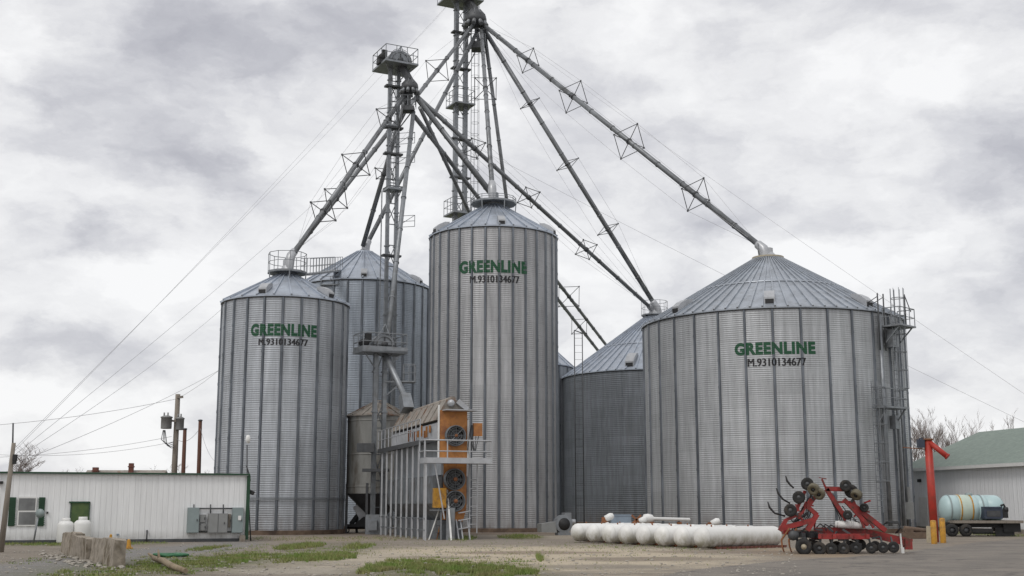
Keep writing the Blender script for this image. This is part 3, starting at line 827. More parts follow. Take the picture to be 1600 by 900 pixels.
# posts on the left side
for k in range(9):
    v = .25+k*1.3
    MB().beam(dp(-.62, v, 0), dp(-.62, v, 4.62), .09, .09).build('post', 'light_galv', t)
for k in range(6):
    v = .5+k*2.0
    MB().beam(dp(DW+.3, v, 0), dp(DW+.3, v, 4.4), .09, .09).build('post', 'galv', t)
b = MB()
for z in (.45, 1.0): b.beam(dp(-.62, 0, z), dp(-.62, DL, z), .06, .06)
b.box(dp(DW/2, DL/2, .45), (DW*.75, DL, .9), rz=rza)
b.build('base_frame', 'dryer_dark', t)
# side catwalk
b = MB().box(dp(-.42, DL/2+.3, 4.66), (.72, DL-.4, .10), rz=rza).box(dp(-.78, DL/2+.3, 4.62), (.05, DL-.4, .22), rz=rza)
sw = b.build('catwalk', 'dark', t)
MB().rail([dp(-.76, .7, 4.7), dp(-.76, DL+.2, 4.7)], 1.05, False, .03, .95).build('railing', 'light_galv', sw)
# end wall: orange plates and three fans
z0e, z1e = zO(722), zO(641)
b = MB().box(dp(DW*.5, -.06, (z0e+z1e)/2), (DW, .10, z1e-z0e), rz=rza).box(dp(DW*.2, -.12, z1e-.75), (DW*.36, .04, 1.3), rz=rza); b.build('upper_end_panel', 'orange', t)
b = MB().poly([dp(DW*.18, -.05, zO(722)), dp(DW*.18, -.05, zO(790)), dp(DW*.12, -.05, zO(812)), dp(DW*.88, -.05, zO(815)), dp(DW, -.05, zO(795)), dp(DW, -.05, zO(722))], ax*.1)
b.build('lower_end_panel', 'orange', t)
MB().box(dp(-.04, -.1, (z0e+z1e)/2+.1), (.07, .1, z1e-z0e+.3), rz=rza).build('corner_trim', 'white', t)
MB().box(dp(DW+.04, -.1, (z0e+z1e)/2-.2), (.07, .1, z1e-z0e-.5), rz=rza).build('corner_trim', 'white', t)
for fx, fy, fr in ((711, 681, 15.2), (709.5, 749, 15.6), (710, 783, 15.2)):
    r_ = fr*O.y/F*1.02; q = P(fx, fy, O.y)
    u_ = (q-O).dot(rt); q = dp(u_, -.1, q.z)
    fb = MB().lathe([(r_, -.0), (r_*1.04, .02), (r_*1.04, .34), (r_*.93, .34), (r_*.9, .1)], 32, q, axis=-ax)
    fan = fb.build('fan_housing', 'dryer_dark', t)
    MB().lathe([(0, .03), (r_*.92, .03), (r_*.92, .01), (0, .01)], 28, q, axis=-ax).build('fan_throat', 'black', fan)
    g = MB()
    for k in range(7): # blades
        a_ = 2*PI*k/7; e1 = rt*math.cos(a_)+V((0, 0, math.sin(a_))); e2 = rt*-math.sin(a_)+V((0, 0, math.cos(a_)))
        q2 = q-ax*.14
        g.poly([q2+e1*r_*.2-e2*.05, q2+e1*r_*.85-e2*.12, q2+e1*r_*.85+e2*.10, q2+e1*r_*.2+e2*.05], -ax*.02)
    g.lathe([(0, .22), (.09, .2), (.09, .1), (0, .1)], 12, q, axis=-ax)
    g.build('fan_blade', 'dark', fan)
    g = MB()
    for rr in (.3, .55, .8, .96): g.lathe([(r_*rr-.012, .36), (r_*rr+.012, .36), (r_*rr, .38)], 28, q, axis=-ax)
    for k in range(4):
        a_ = PI*k/4; e1 = rt*math.cos(a_)+V((0, 0, math.sin(a_))); g.tube(q-ax*.37-e1*r_*.95, q-ax*.37+e1*r_*.95, .012, seg=4)
    g.build('fan_guard', 'pipe', fan)
    if fy > 700: MB().lathe([(0, .45), (.10, .42), (.10, .36), (0, .36)], 10, q, axis=-ax).build('fan_hub', 'rust', fan)
    else: MB().lathe([(0, .42), (.08, .40), (.08, .36), (0, .36)], 10, q, axis=-ax).build('fan_hub', 'rust', fan)
# balcony
bz = zO(724)+.02; bl, br, bf = -.95, DW+.95, -1.15
b = MB().box(dp((bl+br)/2, bf/2-.1, bz), (br-bl, abs(bf)-.1, .07), rz=rza).box(dp((bl+br)/2, bf-.05, bz+.08), (br-bl, .05, .26), rz=rza).box(dp(bl, bf/2-.1, bz+.08), (.05, abs(bf), .26), rz=rza)
bal = b.build('balcony', 'light_galv', t)
MB().rail([dp(bl, -.05, bz), dp(bl, bf, bz), dp(br, bf, bz), dp(br, -.1, bz)], 1.03, False, .035, .95).build('railing', 'light_galv', bal)
for v in (bl+.05, ):
    pass
b = MB().beam(dp(bl+.1, bf+.1, 0), dp(bl+.1, bf+.1, bz), .08, .08); b.build('post', 'light_galv', t)
b = MB().beam(dp(bl+1.0, bf+.1, 1.0), dp(bl+.5, bf+.1, bz), .06, .06); b.build('knee_brace', 'light_galv', t)
b = MB().box(dp(DW+.45, -.35, zO(671)), (.42, .25, .62), rz=rza); b.build('control_box', 'orange', t)
b = MB()
for i in range(9):
    a0_ = dp(DW+.12+.35*random.random(), -.25-.2*random.random(), zO(664)); b.path([a0_, a0_+V((.1*random.uniform(-1, 1), 0, -.5)), a0_+V((.2*random.uniform(-1, 1), 0, -1.3))], .02, 5)
b.build('wiring', 'dark', t)
b = MB().box(dp(.0, -.25, zO(778)), (.58, .4, .92), rz=rza); b.build('burner_cabinet', 'yellow', t)
b = MB().box(dp(-.05, -.2, zO(797)), (.75, .4, .05), rz=rza).beam(dp(.1, -.2, .0), dp(.1, -.2, zO(797)), .08, .08).beam(dp(.55, -.3, 0), dp(.55, -.3, 1.5), .5, .4); b.build('burner_stand', 'galv', t)
b = MB()
b.ladder(dp(DW+.28, -.3, .3), dp(DW+.28, -.3, bz), rt, cage=False, w=.36, r=.03, step=.42); b.build('ladder', 'light_galv', t)
b = MB()
for u_ in (.95, 1.15, 1.5): b.beam(dp(u_, -.35, 0), dp(u_-.1, -.2, zO(812)), .09, .06)
for z in (.5, .9, 1.25): b.beam(dp(.9, -.35, z), dp(1.5, -.35, z+.1), .1, .05)
b.build('front_support', 'light_galv', t)
b = MB().box(dp(DW/2, .2, 2.0), (DW*.7, .2, 2.8), rz=rza); b.build('rear_bulkhead', 'dryer_dark', t)

# stepladder in front of dryer
q0 = P(694.5, 765, O.y-.9); f0 = G(670, 843.5); f1 = G(705, 844.5)
q0 = V((q0.x, f0.y+.1, q0.z))
b = MB()
t = thing('step_ladder', f0, 'tall open stepladder leaning before the lower dryer fans', 'ladder')
b.beam(f0, q0, .10, .05); b.build('front_rail', 'white', t)
b = MB(); f0b = f0+V((.35, .5, 0)); b.beam(f0b, q0+V((.08, .35, 0)), .09, .05); b.build('front_rail', 'orange', t)
b = MB(); b.beam(f1, q0+V((.08, 0, 0)), .08, .05); b.build('rear_rail', 'white', t)
b = MB().beam(f1+V((-.2, 1.0, 0)), q0+V((.1, .4, 0)), .08, .05); b.build('rear_rail', 'light_galv', t)
b = MB()
for i in range(1, 7): b.beam(f0.lerp(q0, i/7), f0b.lerp(q0+V((.08, .35, 0)), i/7), .08, .03)
b.build('tread', 'light_galv', t)
# dark dump auger below the hopper bin
p = G(562, 833)
t = thing('dump_auger', p, 'dark dump hopper and auger with tilted pale panel under small hopper bin', 'auger')
b = MB().poly([p+V((-.9, 0, .35)), p+V((.8, 0, .35)), p+V((1.0, 0, .85)), p+V((.2, 0, .95)), p+V((-.3, 0, .55)), p+V((-.9, 0, .5))], (0, 1.6, 0)); b.build('hopper', 'black', t)
b = MB().tube(p+V((-.6, .5, .5)), p+V((.6, 1.0, 2.2)), .14, seg=10); b.build('auger_tube', 'dark', t)
b = MB().box(P(562.5, 799, p.y+.4), (.50, .05, .86), ry=math.radians(-33)); b.build('panel', 'light_galv', t)
b = MB().lathe([(.1, -.05), (.16, -.05), (.16, .05), (.1, .05)], 14, p+V((-.75, -.08, .16)), axis=(0, 1, 0)).lathe([(.1, -.05), (.16, -.05), (.16, .05), (.1, .05)], 14, p+V((.75, -.08, .16)), axis=(0, 1, 0)).box(p+V((0, .8, .28)), (1.9, .9, .1)); b.build('wheel', 'tire', t)

# ------------------------------------------------------------------ long white shed at left
L0 = G(0, 847.5); R0 = G(383, 846.0)
R0 = V((R0.x*1.025, R0.y*1.025, 0)) # far end sits a little deeper
R0 = P(383, 845, 56.4); R0.z = 0
L0 = P(0, 847, 53.0); L0.z = 0
wd = (R0-L0).normalized(); bk = V((-wd.y, wd.x, 0)); LL0 = L0-wd*9.0; WL = (R0-LL0).length; HS = P(383, 740, 56.4).z
rs = math.atan2(wd.y, wd.x)
M['siding'] = siding('white_ribbed_siding', (.82, .825, .825), .24, (wd.x, wd.y))
def wp(px, py=None, z=None, out=.0):
    """point on the shed front at a pixel column / row"""
    d = ray(px, 800 if py is None else py)
    nrm = bk; o = V((0, 0, EYE)); tt = (LL0-bk*out-o).dot(nrm)/d.dot(nrm)
    q = o+d*tt
    return q if z is None else V((q.x, q.y, z))
t = thing('white_shed', LL0, 'long low white ribbed metal shed with green trim at left', 'shed')
sh = V(t.location)
b = MB().box((LL0+R0)/2+bk*3.5+V((0, 0, HS/2-.05)), (WL, 7, HS-.1), rz=rs); b.build('wall', 'siding', t)
b = MB().poly([LL0-bk*.12+V((0, 0, HS-.1)), R0-bk*.12+V((0, 0, HS-.1)), R0-bk*.12+V((0, 0, HS)), LL0-bk*.12+V((0, 0, HS))], bk*7.3)
b.build('roof', 'light_galv', t)
b = MB().box((LL0+R0)/2-bk*.14+V((0, 0, HS-.04)), (WL+.2, .05, .07), rz=rs); b.build('eave_trim', 'greenpaint', t)
b = MB().box(R0-bk*.03+wd*.05+V((0, 0, HS/2)), (.15, .14, HS-.16), rz=rs); b.build('corner_trim', 'greenpaint', t)
b = MB().box((LL0+R0)/2-bk*.04+V((0, 0, .07)), (WL, .10, .14), rz=rs); b.build('base_trim', 'dark', t)
def wrect(mb, x0, x1, y0, y1, th, out):
    p0 = wp(x0, y1); p1 = wp(x1, y0); cc = (p0+p1)/2
    cc = cc-bk*out; w_ = (V((p1.x, p1.y, 0))-V((p0.x, p0.y, 0))).length
    return mb.box(cc, (w_, th, abs(p1.z-p0.z)), rz=rs)
b = MB(); wrect(b, 26, 58, 776, 822, .05, .03); w_ = b.build('window', 'white', t)
b = MB(); wrect(b, 28.5, 56, 778.5, 797.5, .03, .05); wrect(b, 28.5, 56, 800, 820, .03, .045); b.build('pane', 'glass', w_)
for x0, x1 in ((12, 25.5), (58.5, 71)):
    b = MB(); wrect(b, x0, x1, 777, 822, .05, .04)
    for i in range(14): wrect(b, x0+1.5, x1-1.5, 779+i*3.05, 780.6+i*3.05, .03, .07)
    b.build('shutter', 'greenpaint', t)
b = MB(); wrect(b, 108.5, 139.5, 785, 846, .05, .03); dr_ = b.build('door', 'doorgreen', t)
b = MB(); wrect(b, 108, 110.5, 784, 846, .07, .04); wrect(b, 137.5, 140, 784, 846, .07, .04); wrect(b, 108, 140, 783.5, 786, .09, .05); b.build('door_frame', 'greenpaint', dr_)
b = MB(); wrect(b, 182, 186, 834, 836.5, .04, .03); b.build('outlet_cover', 'blueplastic', t)
b = MB(); wrect(b, 72.6, 75.4, 799.5, 802.5, .1, .05); b.build('cable_bracket', 'black', t)
b = MB(); q = wp(229, 846, .0, .15); b.tube(q, q+V((0, 0, .52)), .035, seg=8).tube(q+V((0, 0, .5)), q+bk*.2+V((0, 0, .5)), .04, seg=8); b.build('fuel_pipe', 'dark', t)
b = MB(); wrect(b, -3, 5, 752, 756, .2, .1); b.build('lamp_bracket', 'black', t)

def ebox(x0, x1, y0, y1, dpt, m, label, sub=True):
    p0 = wp(x0, y1); p1 = wp(x1, y0); cc = (p0+p1)/2; w = (V((p1.x, p1.y, 0))-V((p0.x, p0.y, 0))).length; h = p1.z-p0.z
    t_ = thing('electrical_box', cc, label, 'electrical box', 'electrical boxes on the shed')
    MB().box(cc-bk*dpt*.5, (w, dpt, h), rz=rs).build('case', m, t_)
    MB().box(cc-bk*(dpt+.012), (w*.94, .02, h*.95), rz=rs).build('door', m, t_)
    MB().box(cc-bk*(dpt+.035)+wd*w*.33, (.04, .03, .10), rz=rs).build('latch', 'dark', t_)
    return t_, cc, w, h
ebox(291, 311, 793, 832.5, .28, 'elec', 'tall grey green electrical cabinet at the left end of the shed meter group')
tm, cc, w, h = ebox(323.5, 355, 802, 832.5, .35, 'elec2', 'wide grey double door electrical cabinet in the middle of the meter group')
MB().box(cc-bk*.366, (.02, .03, h*.93), rz=rs).build('door_seam', 'dark', tm)
te, cc, w, h = ebox(361, 379.5, 793, 832.5, .28, 'elec', 'tall grey green electrical cabinet beside green corner trim')
MB().box(cc-bk*.31+V((.08, 0, .1)), (.14, .01, .2), rz=rs).build('paper_notice', 'white', te)
ebox(311.5, 321, 804, 816, .16, 'elec2', 'small upper meter box between two larger electrical cabinets')
ebox(312, 321.5, 818, 829, .16, 'elec2', 'small lower meter box between two larger electrical cabinets')
ebox(355.5, 360.5, 803, 824, .12, 'wood', 'narrow tan board behind the right electrical cabinets')
b = MB()
for py in (794.5, 831): b.tube(wp(309, py, None, .08), wp(366, py, None, .08), .035, seg=6)
for px in (329, 349, 303): b.tube(wp(px, 804, None, .1), wp(px, 788, None, .1), .03, seg=6)
solo(b, 'conduit', 'dark', wp(330, 832), 'thin dark conduit pipes linking the electrical cabinets', 'conduit')
b = MB(); q = wp(378, 851, 0, .25); b.box(q+V((0, 0, .13)), (.24, .3, .26), rz=rs)
b.box(q+V((0, 0, .27)), (.2, .26, .05), rz=rs)
solo(b, 'concrete_block', 'concrete', q, 'small pale concrete block at foot of green corner trim', 'block')

# propane bottles
def bottle(px, by, s, label, valve):
    q = wp(px, 840, 0, .75); t_ = thing('propane_cylinder', q, label, 'gas cylinder', 'white gas cylinders')
    r_ = .345*s; h = .93*s
    MB().lathe([(0, .02), (r_*.9, .02), (r_, .08), (r_, h*.82), (r_*.93, h*.92), (r_*.7, h), (r_*.3, h+.03), (0, h+.03)], 24, q).build('body', 'tankwhite' if valve else 'white', t_)
    MB().lathe([(r_*.5, h+.0), (r_*.52, h+.02), (r_*.5, h+.15), (r_*.44, h+.15), (r_*.44, h+.0)], 20, q).build('collar', 'white', t_)
    MB().lathe([(r_*.75, -.0), (r_*.8, 0), (r_*.8, .06), (r_*.75, .06)], 20, q).build('foot_ring', 'dark', t_)
    MB().tube(q+V((0, 0, h)), q+V((0, 0, h+.13)), .04, seg=8).build('valve', 'rust', t_)
bottle(101.5, 843, 1.0, 'cream white gas cylinder with rusty valve, left one of the pair by green door', True)
bottle(128, 840, 1.05, 'clean white gas cylinder, right one of the pair by green door', False)

# round sign on post, pipes and markers
q = wp(52, 850, 0, .9); q1 = P(60, 806, q.y)
t = thing('sign_post', q, 'grey round backed sign on a thin leaning post before the shed window', 'sign')
MB().tube(q, q1, .035, seg=6).build('post', 'galv', t)
MB().lathe([(0, -.02), (.19, -.02), (.19, .02), (0, .02)], 20, P(62.5, 802, q.y-.06), axis=(0.1, 1, 0)).build('sign_panel', 'elec', t)
def marker(px, y0, y1, label, s=1):
    q = G(px, y1); h = P(px, y0, q.y).z
    b = MB().lathe([(.14*s, 0), (.14*s, .05), (.09*s, .06), (.05*s, h*.9), (0, h)], 12, q, smooth=False)
    solo(b, 'traffic_marker', 'yellow', q, label, 'marker')
marker(200.5, 842, 857.5, 'orange marker post standing on gravel right of the broken barrier', 1.2)
marker(172.5, 834, 850, 'pale orange marker tip poking up behind the broken barrier')

# broken concrete barrier, three weathered blocks
b0 = G(100, 865); b1 = G(184, 887)
bd = (b1-b0).normalized(); bn_ = V((-bd.y, bd.x, 0)); BLn = (b1-b0).length
M['barrier'] = mat('barrier_concrete', (.27, .235, .19), .95, 0, .3, 6, (.12, .095, .06), (.50, .62), 2.2, bump=.6, stretch=(1, 1, .8))
cuts = (0, .30, .62, 1)
labs = ('farthest of three weathered barrier blocks beside the gravel', 'middle weathered barrier block with a pale chipped face', 'nearest weathered barrier block with ragged mossy end')
for i in range(3):
    a_, c_ = b0+bd*BLn*(cuts[i]+.003), b0+bd*BLn*(cuts[i+1]-.003)
    mb = MB(); bm = mb.bm
    nx, nz = 14, 7
    def prof(z): return .27-.05*z/.72
    h = (.72, .66, .70)[i]; tl = (.02, -.05, .04)[i]
    grid = {}
    for sx in range(nx+1):
        for side in (-1, 1):
            for k in range(nz+1):
                z = h*k/nz; p = a_.lerp(c_, sx/nx)+bn_*(side*prof(z)*.62+tl*(z/h)+(.03, -.05, .02)[i])+V((0, 0, z*(1+.08*(sx/nx-.5)*(1, -1, 1)[i])))
                nn = mnoise.noise_vector(p*2.5+V((i*9, 0, 0)))*.02+mnoise.noise_vector(p*8)*.006
                if k == nz: p += V((0, 0, mnoise.noise(p*2.2)*.06-(.10 if sx in (0, nx) else 0)*abs(mnoise.noise(p*5))))
                if k == 0: nn.z = 0
                grid[sx, side, k] = bm.verts.new(p+nn)
    for sx in range(nx):
        for side in (-1, 1):
            for k in range(nz):
                bm.faces.new((grid[sx, side, k], grid[sx+1, side, k], grid[sx+1, side, k+1], grid[sx, side, k+1]))
        bm.faces.new((grid[sx, -1, nz], grid[sx+1, -1, nz], grid[sx+1, 1, nz], grid[sx, 1, nz]))
    for sx in (0, nx):
        for k in range(nz): bm.faces.new((grid[sx, -1, k], grid[sx, 1, k], grid[sx, 1, k+1], grid[sx, -1, k+1]))
    solo(mb, 'barrier_block', M['barrier'], (a_+c_)/2, labs[i], 'barrier block', 'concrete barrier blocks')

# ------------------------------------------------------------------ poles and wires at left
q = G(1, 863); tp = P(21.5, 692, q.y)
t = thing('wooden_pole', q, 'short leaning wooden pole with metal rod on top at far left', 'pole')
MB().tube(q, tp, .105, .07, seg=10).build('shaft', 'wood', t)
MB().tube(tp-V((.02, 0, .3)), P(20.5, 661, q.y), .028, seg=6).build('rod', 'dark', t)
b = MB().box(P(23.5, 715, q.y-.12), (.12, .14, .22)).box(P(22.5, 722, q.y-.12), (.1, .12, .14)); b.build('clamp', 'black', t)
POLE = P(22.5, 705, q.y-.1)

YP = 78
q = P(271, 745, YP); base = V((P(270, 790, YP).x, YP, 0)); tp = P(278, 616, YP)
t = thing('utility_pole', base, 'grey utility pole carrying two transformers behind the white shed', 'utility pole')
MB().tube(base, tp, .21, .15, seg=10).build('shaft', 'wood', t)
def can(px, py, r_, h, dy=0):
    p = P(px, py, YP-.25+dy)
    m = MB().lathe([(0, -h/2), (r_*.95, -h/2), (r_, -h/2+.05), (r_, h/2-.04), (r_*1.12, h/2-.03), (r_*1.12, h/2+.03), (r_*.5, h/2+.12), (0, h/2+.13)], 16, p)
    for s in (-.4, .3): m.tube(p+V((s*r_, -.1, h/2)), p+V((s*r_, -.1, h/2+.3)), .05, seg=6)
    tr = m.build('transformer', 'elec2', t)
can(260, 661, .34, .72, -.1); can(281, 663, .26, .72, .1)
b = MB().beam(P(264, 657, YP-.2), P(285, 659, YP-.2), .12, .12).beam(P(277, 621, YP-.1), P(286, 620, YP-.1), .14, .14); b.build('crossarm', 'wood', t)
b = MB()
for i in range(4): b.path([P(255+i, 672, YP-.4), P(252+i*3, 687+i*3, YP-.4), P(262+i*2, 694+i*2, YP-.4), P(272, 690+i*3, YP-.3)], .025, 5)
b.build('drop_lead', 'dark', t)
for (pb, pt, y0, lab) in ((284.5, 289, 670.5, 'shorter dark brown bare pole beside the transformer pole'), (309.5, 313, 657, 'taller dark brown bare pole nearest the leftmost bin')):
    bs = V((P(pb, 790, 76).x, 76, 0)); t = thing('wooden_pole', bs, lab, 'pole')
    MB().tube(bs, P(pt, y0, 76), .15, .11, seg=10).build('shaft', 'brownwood', t)
    MB().lathe([(.14, -.03), (.15, .0), (.12, .05), (0, .07)], 10, P(pt, y0, 76)).build('cap', 'dark', t)

def wire(label, pts, r=.012, sag=0, name='wire', cat='wire', group=None, m='wire', n=14):
    pts = [V(p) for p in pts]
    if sag and len(pts) == 2:
        a_, b_ = pts; pts = [a_.lerp(b_, i/n)-V((0, 0, sag*4*(i/n)*(1-i/n))) for i in range(n+1)]
    b = MB().path(pts, r*.75, 4)
    return solo(b, name, m, pts[0], label, cat, group)
g = 'guy wires from the towers'
wire('guy wire from left pole to the head of middle leg', [POLE, P(586, 112, Y2)], .011, .3, 'guy_wire', 'guy wire', g)
wire('guy wire from left pole to the top of tallest leg', [POLE+V((0, 0, .1)), P(697, 10, Y1)], .012, .3, 'guy_wire', 'guy wire', g)
wire('guy wire from left pole to middle leg halfway up its height', [POLE-V((0, 0, .15)), P(604, 212, Y2)], .012, .4, 'guy_wire', 'guy wire', g)
wire('guy wire from left pole crossing to the roof of leftmost bin', [POLE-V((0, 0, .3)), P(352, 478, gA[0].y)], .013, .3, 'guy_wire', 'guy wire', g)
wire('lowest guy wire from left pole to leftmost bin wall', [POLE-V((0, 0, .45)), P(345, 577, gA[0].y)], .013, .2, 'guy_wire', 'guy wire', g)
wire('guy wire from tallest leg passing over widest bin to the right', [P(765, 30, Y1), P(1610, 622, 60)], .011, .3, 'guy_wire', 'guy wire', g)
wire('guy wire from tallest bin area down behind the green roof building', [P(740, 228, Y1), P(1610, 664, 96)], .014, .3, 'guy_wire', 'guy wire', g)
wire('guy wire joining the head of tallest leg to head of middle leg', [P(700, 8, Y1), P(632, 80, Y2)], .012, .1, 'guy_wire', 'guy wire', g)
g = 'overhead power wires'
wire('highest overhead wire from the utility pole to left edge', [P(277, 623, YP), P(-60, 668, 70)], .016, .25, 'power_wire', 'power wire', g)
wire('middle overhead wire below transformers to left edge', [P(268, 682, YP), P(-60, 716, 70)], .014, .3, 'power_wire', 'power wire', g)
wire('lowest overhead wire below transformers to left edge', [P(272, 690, YP), P(-60, 706, 70)], .013, .5, 'power_wire', 'power wire', g)
wire('overhead wire from utility pole up to leftmost bin', [P(277, 623, YP), P(344, 577, gA[0].y)], .014, .1, 'power_wire', 'power wire', g)
wire('slack wire hanging between tall brown pole and leftmost bin', [P(313, 668, 76), P(338, 722, 72)], .016, .4, 'power_wire', 'power wire', g)
wire('slack wire between the transformer pole and tall brown pole', [P(273, 684, YP), P(313, 668, 76)], .018, .5, 'power_wire', 'power wire', g)

# yard light on the shed corner
q = R0+wd*.28+bk*.2; t = thing('yard_light', V((q.x, q.y, 0)), 'white yard lamp on a thin rod at the shed corner', 'lamp')
b = MB().path([V((q.x, q.y, 0)), P(386, 735, q.y), P(386, 695, q.y)], .03, 6); b.build('pole', 'dark', t)
b = MB().lathe([(0, .2), (.09, .15), (.12, -.05), (.06, -.2), (0, -.2)], 12, P(387.5, 686, q.y)); b.build('lamp_head', 'white', t)
b = MB().path([P(385, 728, q.y), P(389, 740, q.y), P(391, 750, q.y), P(388, 760, q.y)], .03, 6).box(P(392, 769, q.y-.1), (.28, .3, .16), ry=.4).tube(P(387, 752, q.y), P(391, 768, q.y), .03, seg=6); b.build('flood_lamp', 'black', t)

# distant house with chimneys
t = thing('brick_house', (P(190, 790, 120).x, 120, 0), 'far house roof with brick chimney just above the white shed', 'house')
c0 = P(175, 790, 120); zr = P(200, 736, 120).z
b = MB().box((c0.x, 124, (zr-2.2)/2), (7.5, 7, zr-2.2)); b.build('wall', 'brick', t)
b = MB().poly([(c0.x-4, 120, zr-2.2), (c0.x+4, 120, zr-2.2), (c0.x+4, 124, zr), (c0.x-4, 124, zr)], (0, .02, .2)).poly([(c0.x-4, 128, zr-2.2), (c0.x+4, 128, zr-2.2), (c0.x+4, 124, zr), (c0.x-4, 124, zr)], (0, .02, .2))
rf_ = b.build('roof', 'rustroof', t)
for px, w_, py in ((203, .42, 723.5), (147, .5, 730)):
    p = P(px, py, 123); b = MB().box((p.x, 123.5, p.z-1.2), (w_, w_, 2.4)).box((p.x, 123.5, p.z-.35), (w_+.12, w_+.12, .12)); b.build('chimney', 'brick', rf_)

# ------------------------------------------------------------------ LP tanks
row_d = V((.58, -.815, 0)).normalized(); tax = V((.815, .58, 0)).normalized()
TR = .388; TL = 4.35
def tank(label):
    t_ = thing('propane_tank', (0, 0, 0), label, 'propane tank', 'white horizontal gas tanks'); t_['local'] = 1
    h = TR*.72; prof = []
    for k in range(7):
        a_ = PI/2*k/6; prof.append((TR*math.sin(a_), h*(1-math.cos(a_))))
    prof += [(TR, TL*.33), (TR*1.003, TL*.33+.01), (TR*1.003, TL*.33+.05), (TR, TL*.33+.06)]
    for k in range(7):
        a_ = PI/2*k/6; prof.append((TR*math.cos(a_), TL-h+h*math.sin(a_)))
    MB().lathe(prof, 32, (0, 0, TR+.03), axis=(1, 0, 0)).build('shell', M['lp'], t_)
    for x in (.8, TL-.8):
        MB().box((x, 0, .1), (.12, TR*1.1, .18)).build('saddle', 'rust', t_)
    b = MB().lathe([(.10, 0), (.10, .03), (.08, .06), (0, .07)], 14, (TL*.45, 0, 2*TR), smooth=False); b.build('valve_dome', 'tankwhite', t_)
    b = MB().tube((.75, 0, 2*TR), (.75, 0, 2*TR+.1), .03, seg=6).tube((TL*.62, 0, 2*TR), (TL*.62, 0, 2*TR+.09), .03, seg=6); b.build('lifting_lug', 'rust', t_)
    del t_['local']
    return t_
m_, nt, bb = nodes('lp_tank_paint'); n = N(nt)
tc = n.new('ShaderNodeTexCoord').outputs['Object']; x_, y_, z_ = n.sep(tc)
info = n.new('ShaderNodeObjectInfo').outputs['Random']
nz_ = n.noise(n.vm('ADD', n.vm('MULTIPLY', tc, (1.5, 1.5, .8)), n.comb(n.m('MULTIPLY', info, 50.0), 0, 0)), 2.4, 6, .7)
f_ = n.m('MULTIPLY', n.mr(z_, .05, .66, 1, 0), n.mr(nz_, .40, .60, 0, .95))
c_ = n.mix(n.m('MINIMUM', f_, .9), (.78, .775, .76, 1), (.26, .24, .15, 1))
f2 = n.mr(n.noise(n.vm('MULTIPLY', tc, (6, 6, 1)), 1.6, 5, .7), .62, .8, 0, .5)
c_ = n.mix(f2, c_, (.45, .40, .34, 1))
tn = n.mr(info, 0, 1, .9, 1.0); c_ = n.mix(1.0, c_, n.comb(tn, tn, n.m('MULTIPLY', tn, .985)), 'MULTIPLY')
wd_ = n.m('ABSOLUTE', n.m('SUBTRACT', x_, .30)); c_ = n.mix(n.mr(wd_, .012, .03, .18, 0), c_, (.36, .33, .29, 1))
nt.links.new(c_, bb.inputs['Base Color']); bb.inputs['Roughness'].default_value = .42; M['lp'] = m_
tlabs = ['farthest left white gas tank in the row of eight', 'second white gas tank from the left end of row',
         'third white gas tank from the left, close beside the second', 'fourth white gas tank from the left with dark underside',
         'fifth white gas tank from the left in the middle of row', 'sixth white gas tank with mossy green streaks on its lower end',
         'seventh white gas tank with heavy moss stain, beside the nearest one', 'nearest white gas tank, fully visible, resting on red bricks']
ends = [(894, 846.5), (918, 848.5), (941, 850.5), (967, 852), (994, 853), (1021, 854.5), (1054, 856.5), (1088, 858.5)]
pA = G(896, 848); pB = G(1092, 859.0)
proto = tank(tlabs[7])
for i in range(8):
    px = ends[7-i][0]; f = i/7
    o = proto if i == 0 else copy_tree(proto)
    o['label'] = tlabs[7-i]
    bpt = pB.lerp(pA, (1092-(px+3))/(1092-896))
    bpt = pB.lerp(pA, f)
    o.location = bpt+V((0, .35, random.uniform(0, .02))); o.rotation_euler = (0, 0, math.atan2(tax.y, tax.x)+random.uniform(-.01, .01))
# bricks under the nearest tank
p0 = proto.location+tax*.8+row_d*.1; k = 0
br = None
for i in range(16):
    if br is None:
        br = MB().box((0, 0, .0), (.2, .11, .10)).build('brick', 'brick')
        bmesh_ = None
    else:
        br = br.copy(); COL.objects.link(br)
    tag(br, 'red brick in the loose line under the nearest white gas tank', 'brick', 'loose red bricks under gas tank')
    br.location = V((p0.x, p0.y, .04))+tax*(i*.235)+row_d*(.25+random.uniform(-.03, .03)); br.rotation_euler = (0, 0, math.atan2(tax.y, tax.x)+random.uniform(-.2, .2))
# tank fittings lying behind the tanks
def fitting(px, py, label, kind):
    Yf = G(px, 848).y+1.5
    q = P(px, py, Yf); gq = V((q.x, Yf, 0)); t_ = thing('burner_stack', gq, label, 'fitting')
    MB().tube(gq, q, .05, seg=8).build('stand', 'rust', t_)
    if kind == 0:
        MB().lathe([(0, -.2), (.14, -.18), (.16, .1), (.1, .22), (0, .24)], 14, q+V((.1, 0, 0)), axis=(.9, 0, .4)).build('cap', 'white', t_)
        MB().box(q+V((-.12, 0, -.12)), (.22, .2, .24)).build('flange', 'rust', t_)
    else:
        b = MB(); b.beam(q+V((-.2, 0, -.2)), q+V((.22, 0, .2)), .12, .08).beam(q+V((.22, 0, -.2)), q+V((-.2, 0, .2)), .12, .08); b.build('cross_bracket', 'rust', t_)
        MB().lathe([(0, -.2), (.12, -.18), (.14, .1), (0, .24)], 14, q+V((.3, 0, .0)), axis=(1, 0, .3)).build('cap', 'white', t_)
fitting(948, 808, 'rusty fitting with white cap behind the left gas tanks', 0)
fitting(994, 812, 'rusty crossed bracket with white cap behind the middle gas tanks', 1)
fitting(1114, 816, 'rusty black fitting with white cap behind the nearest gas tank', 0)
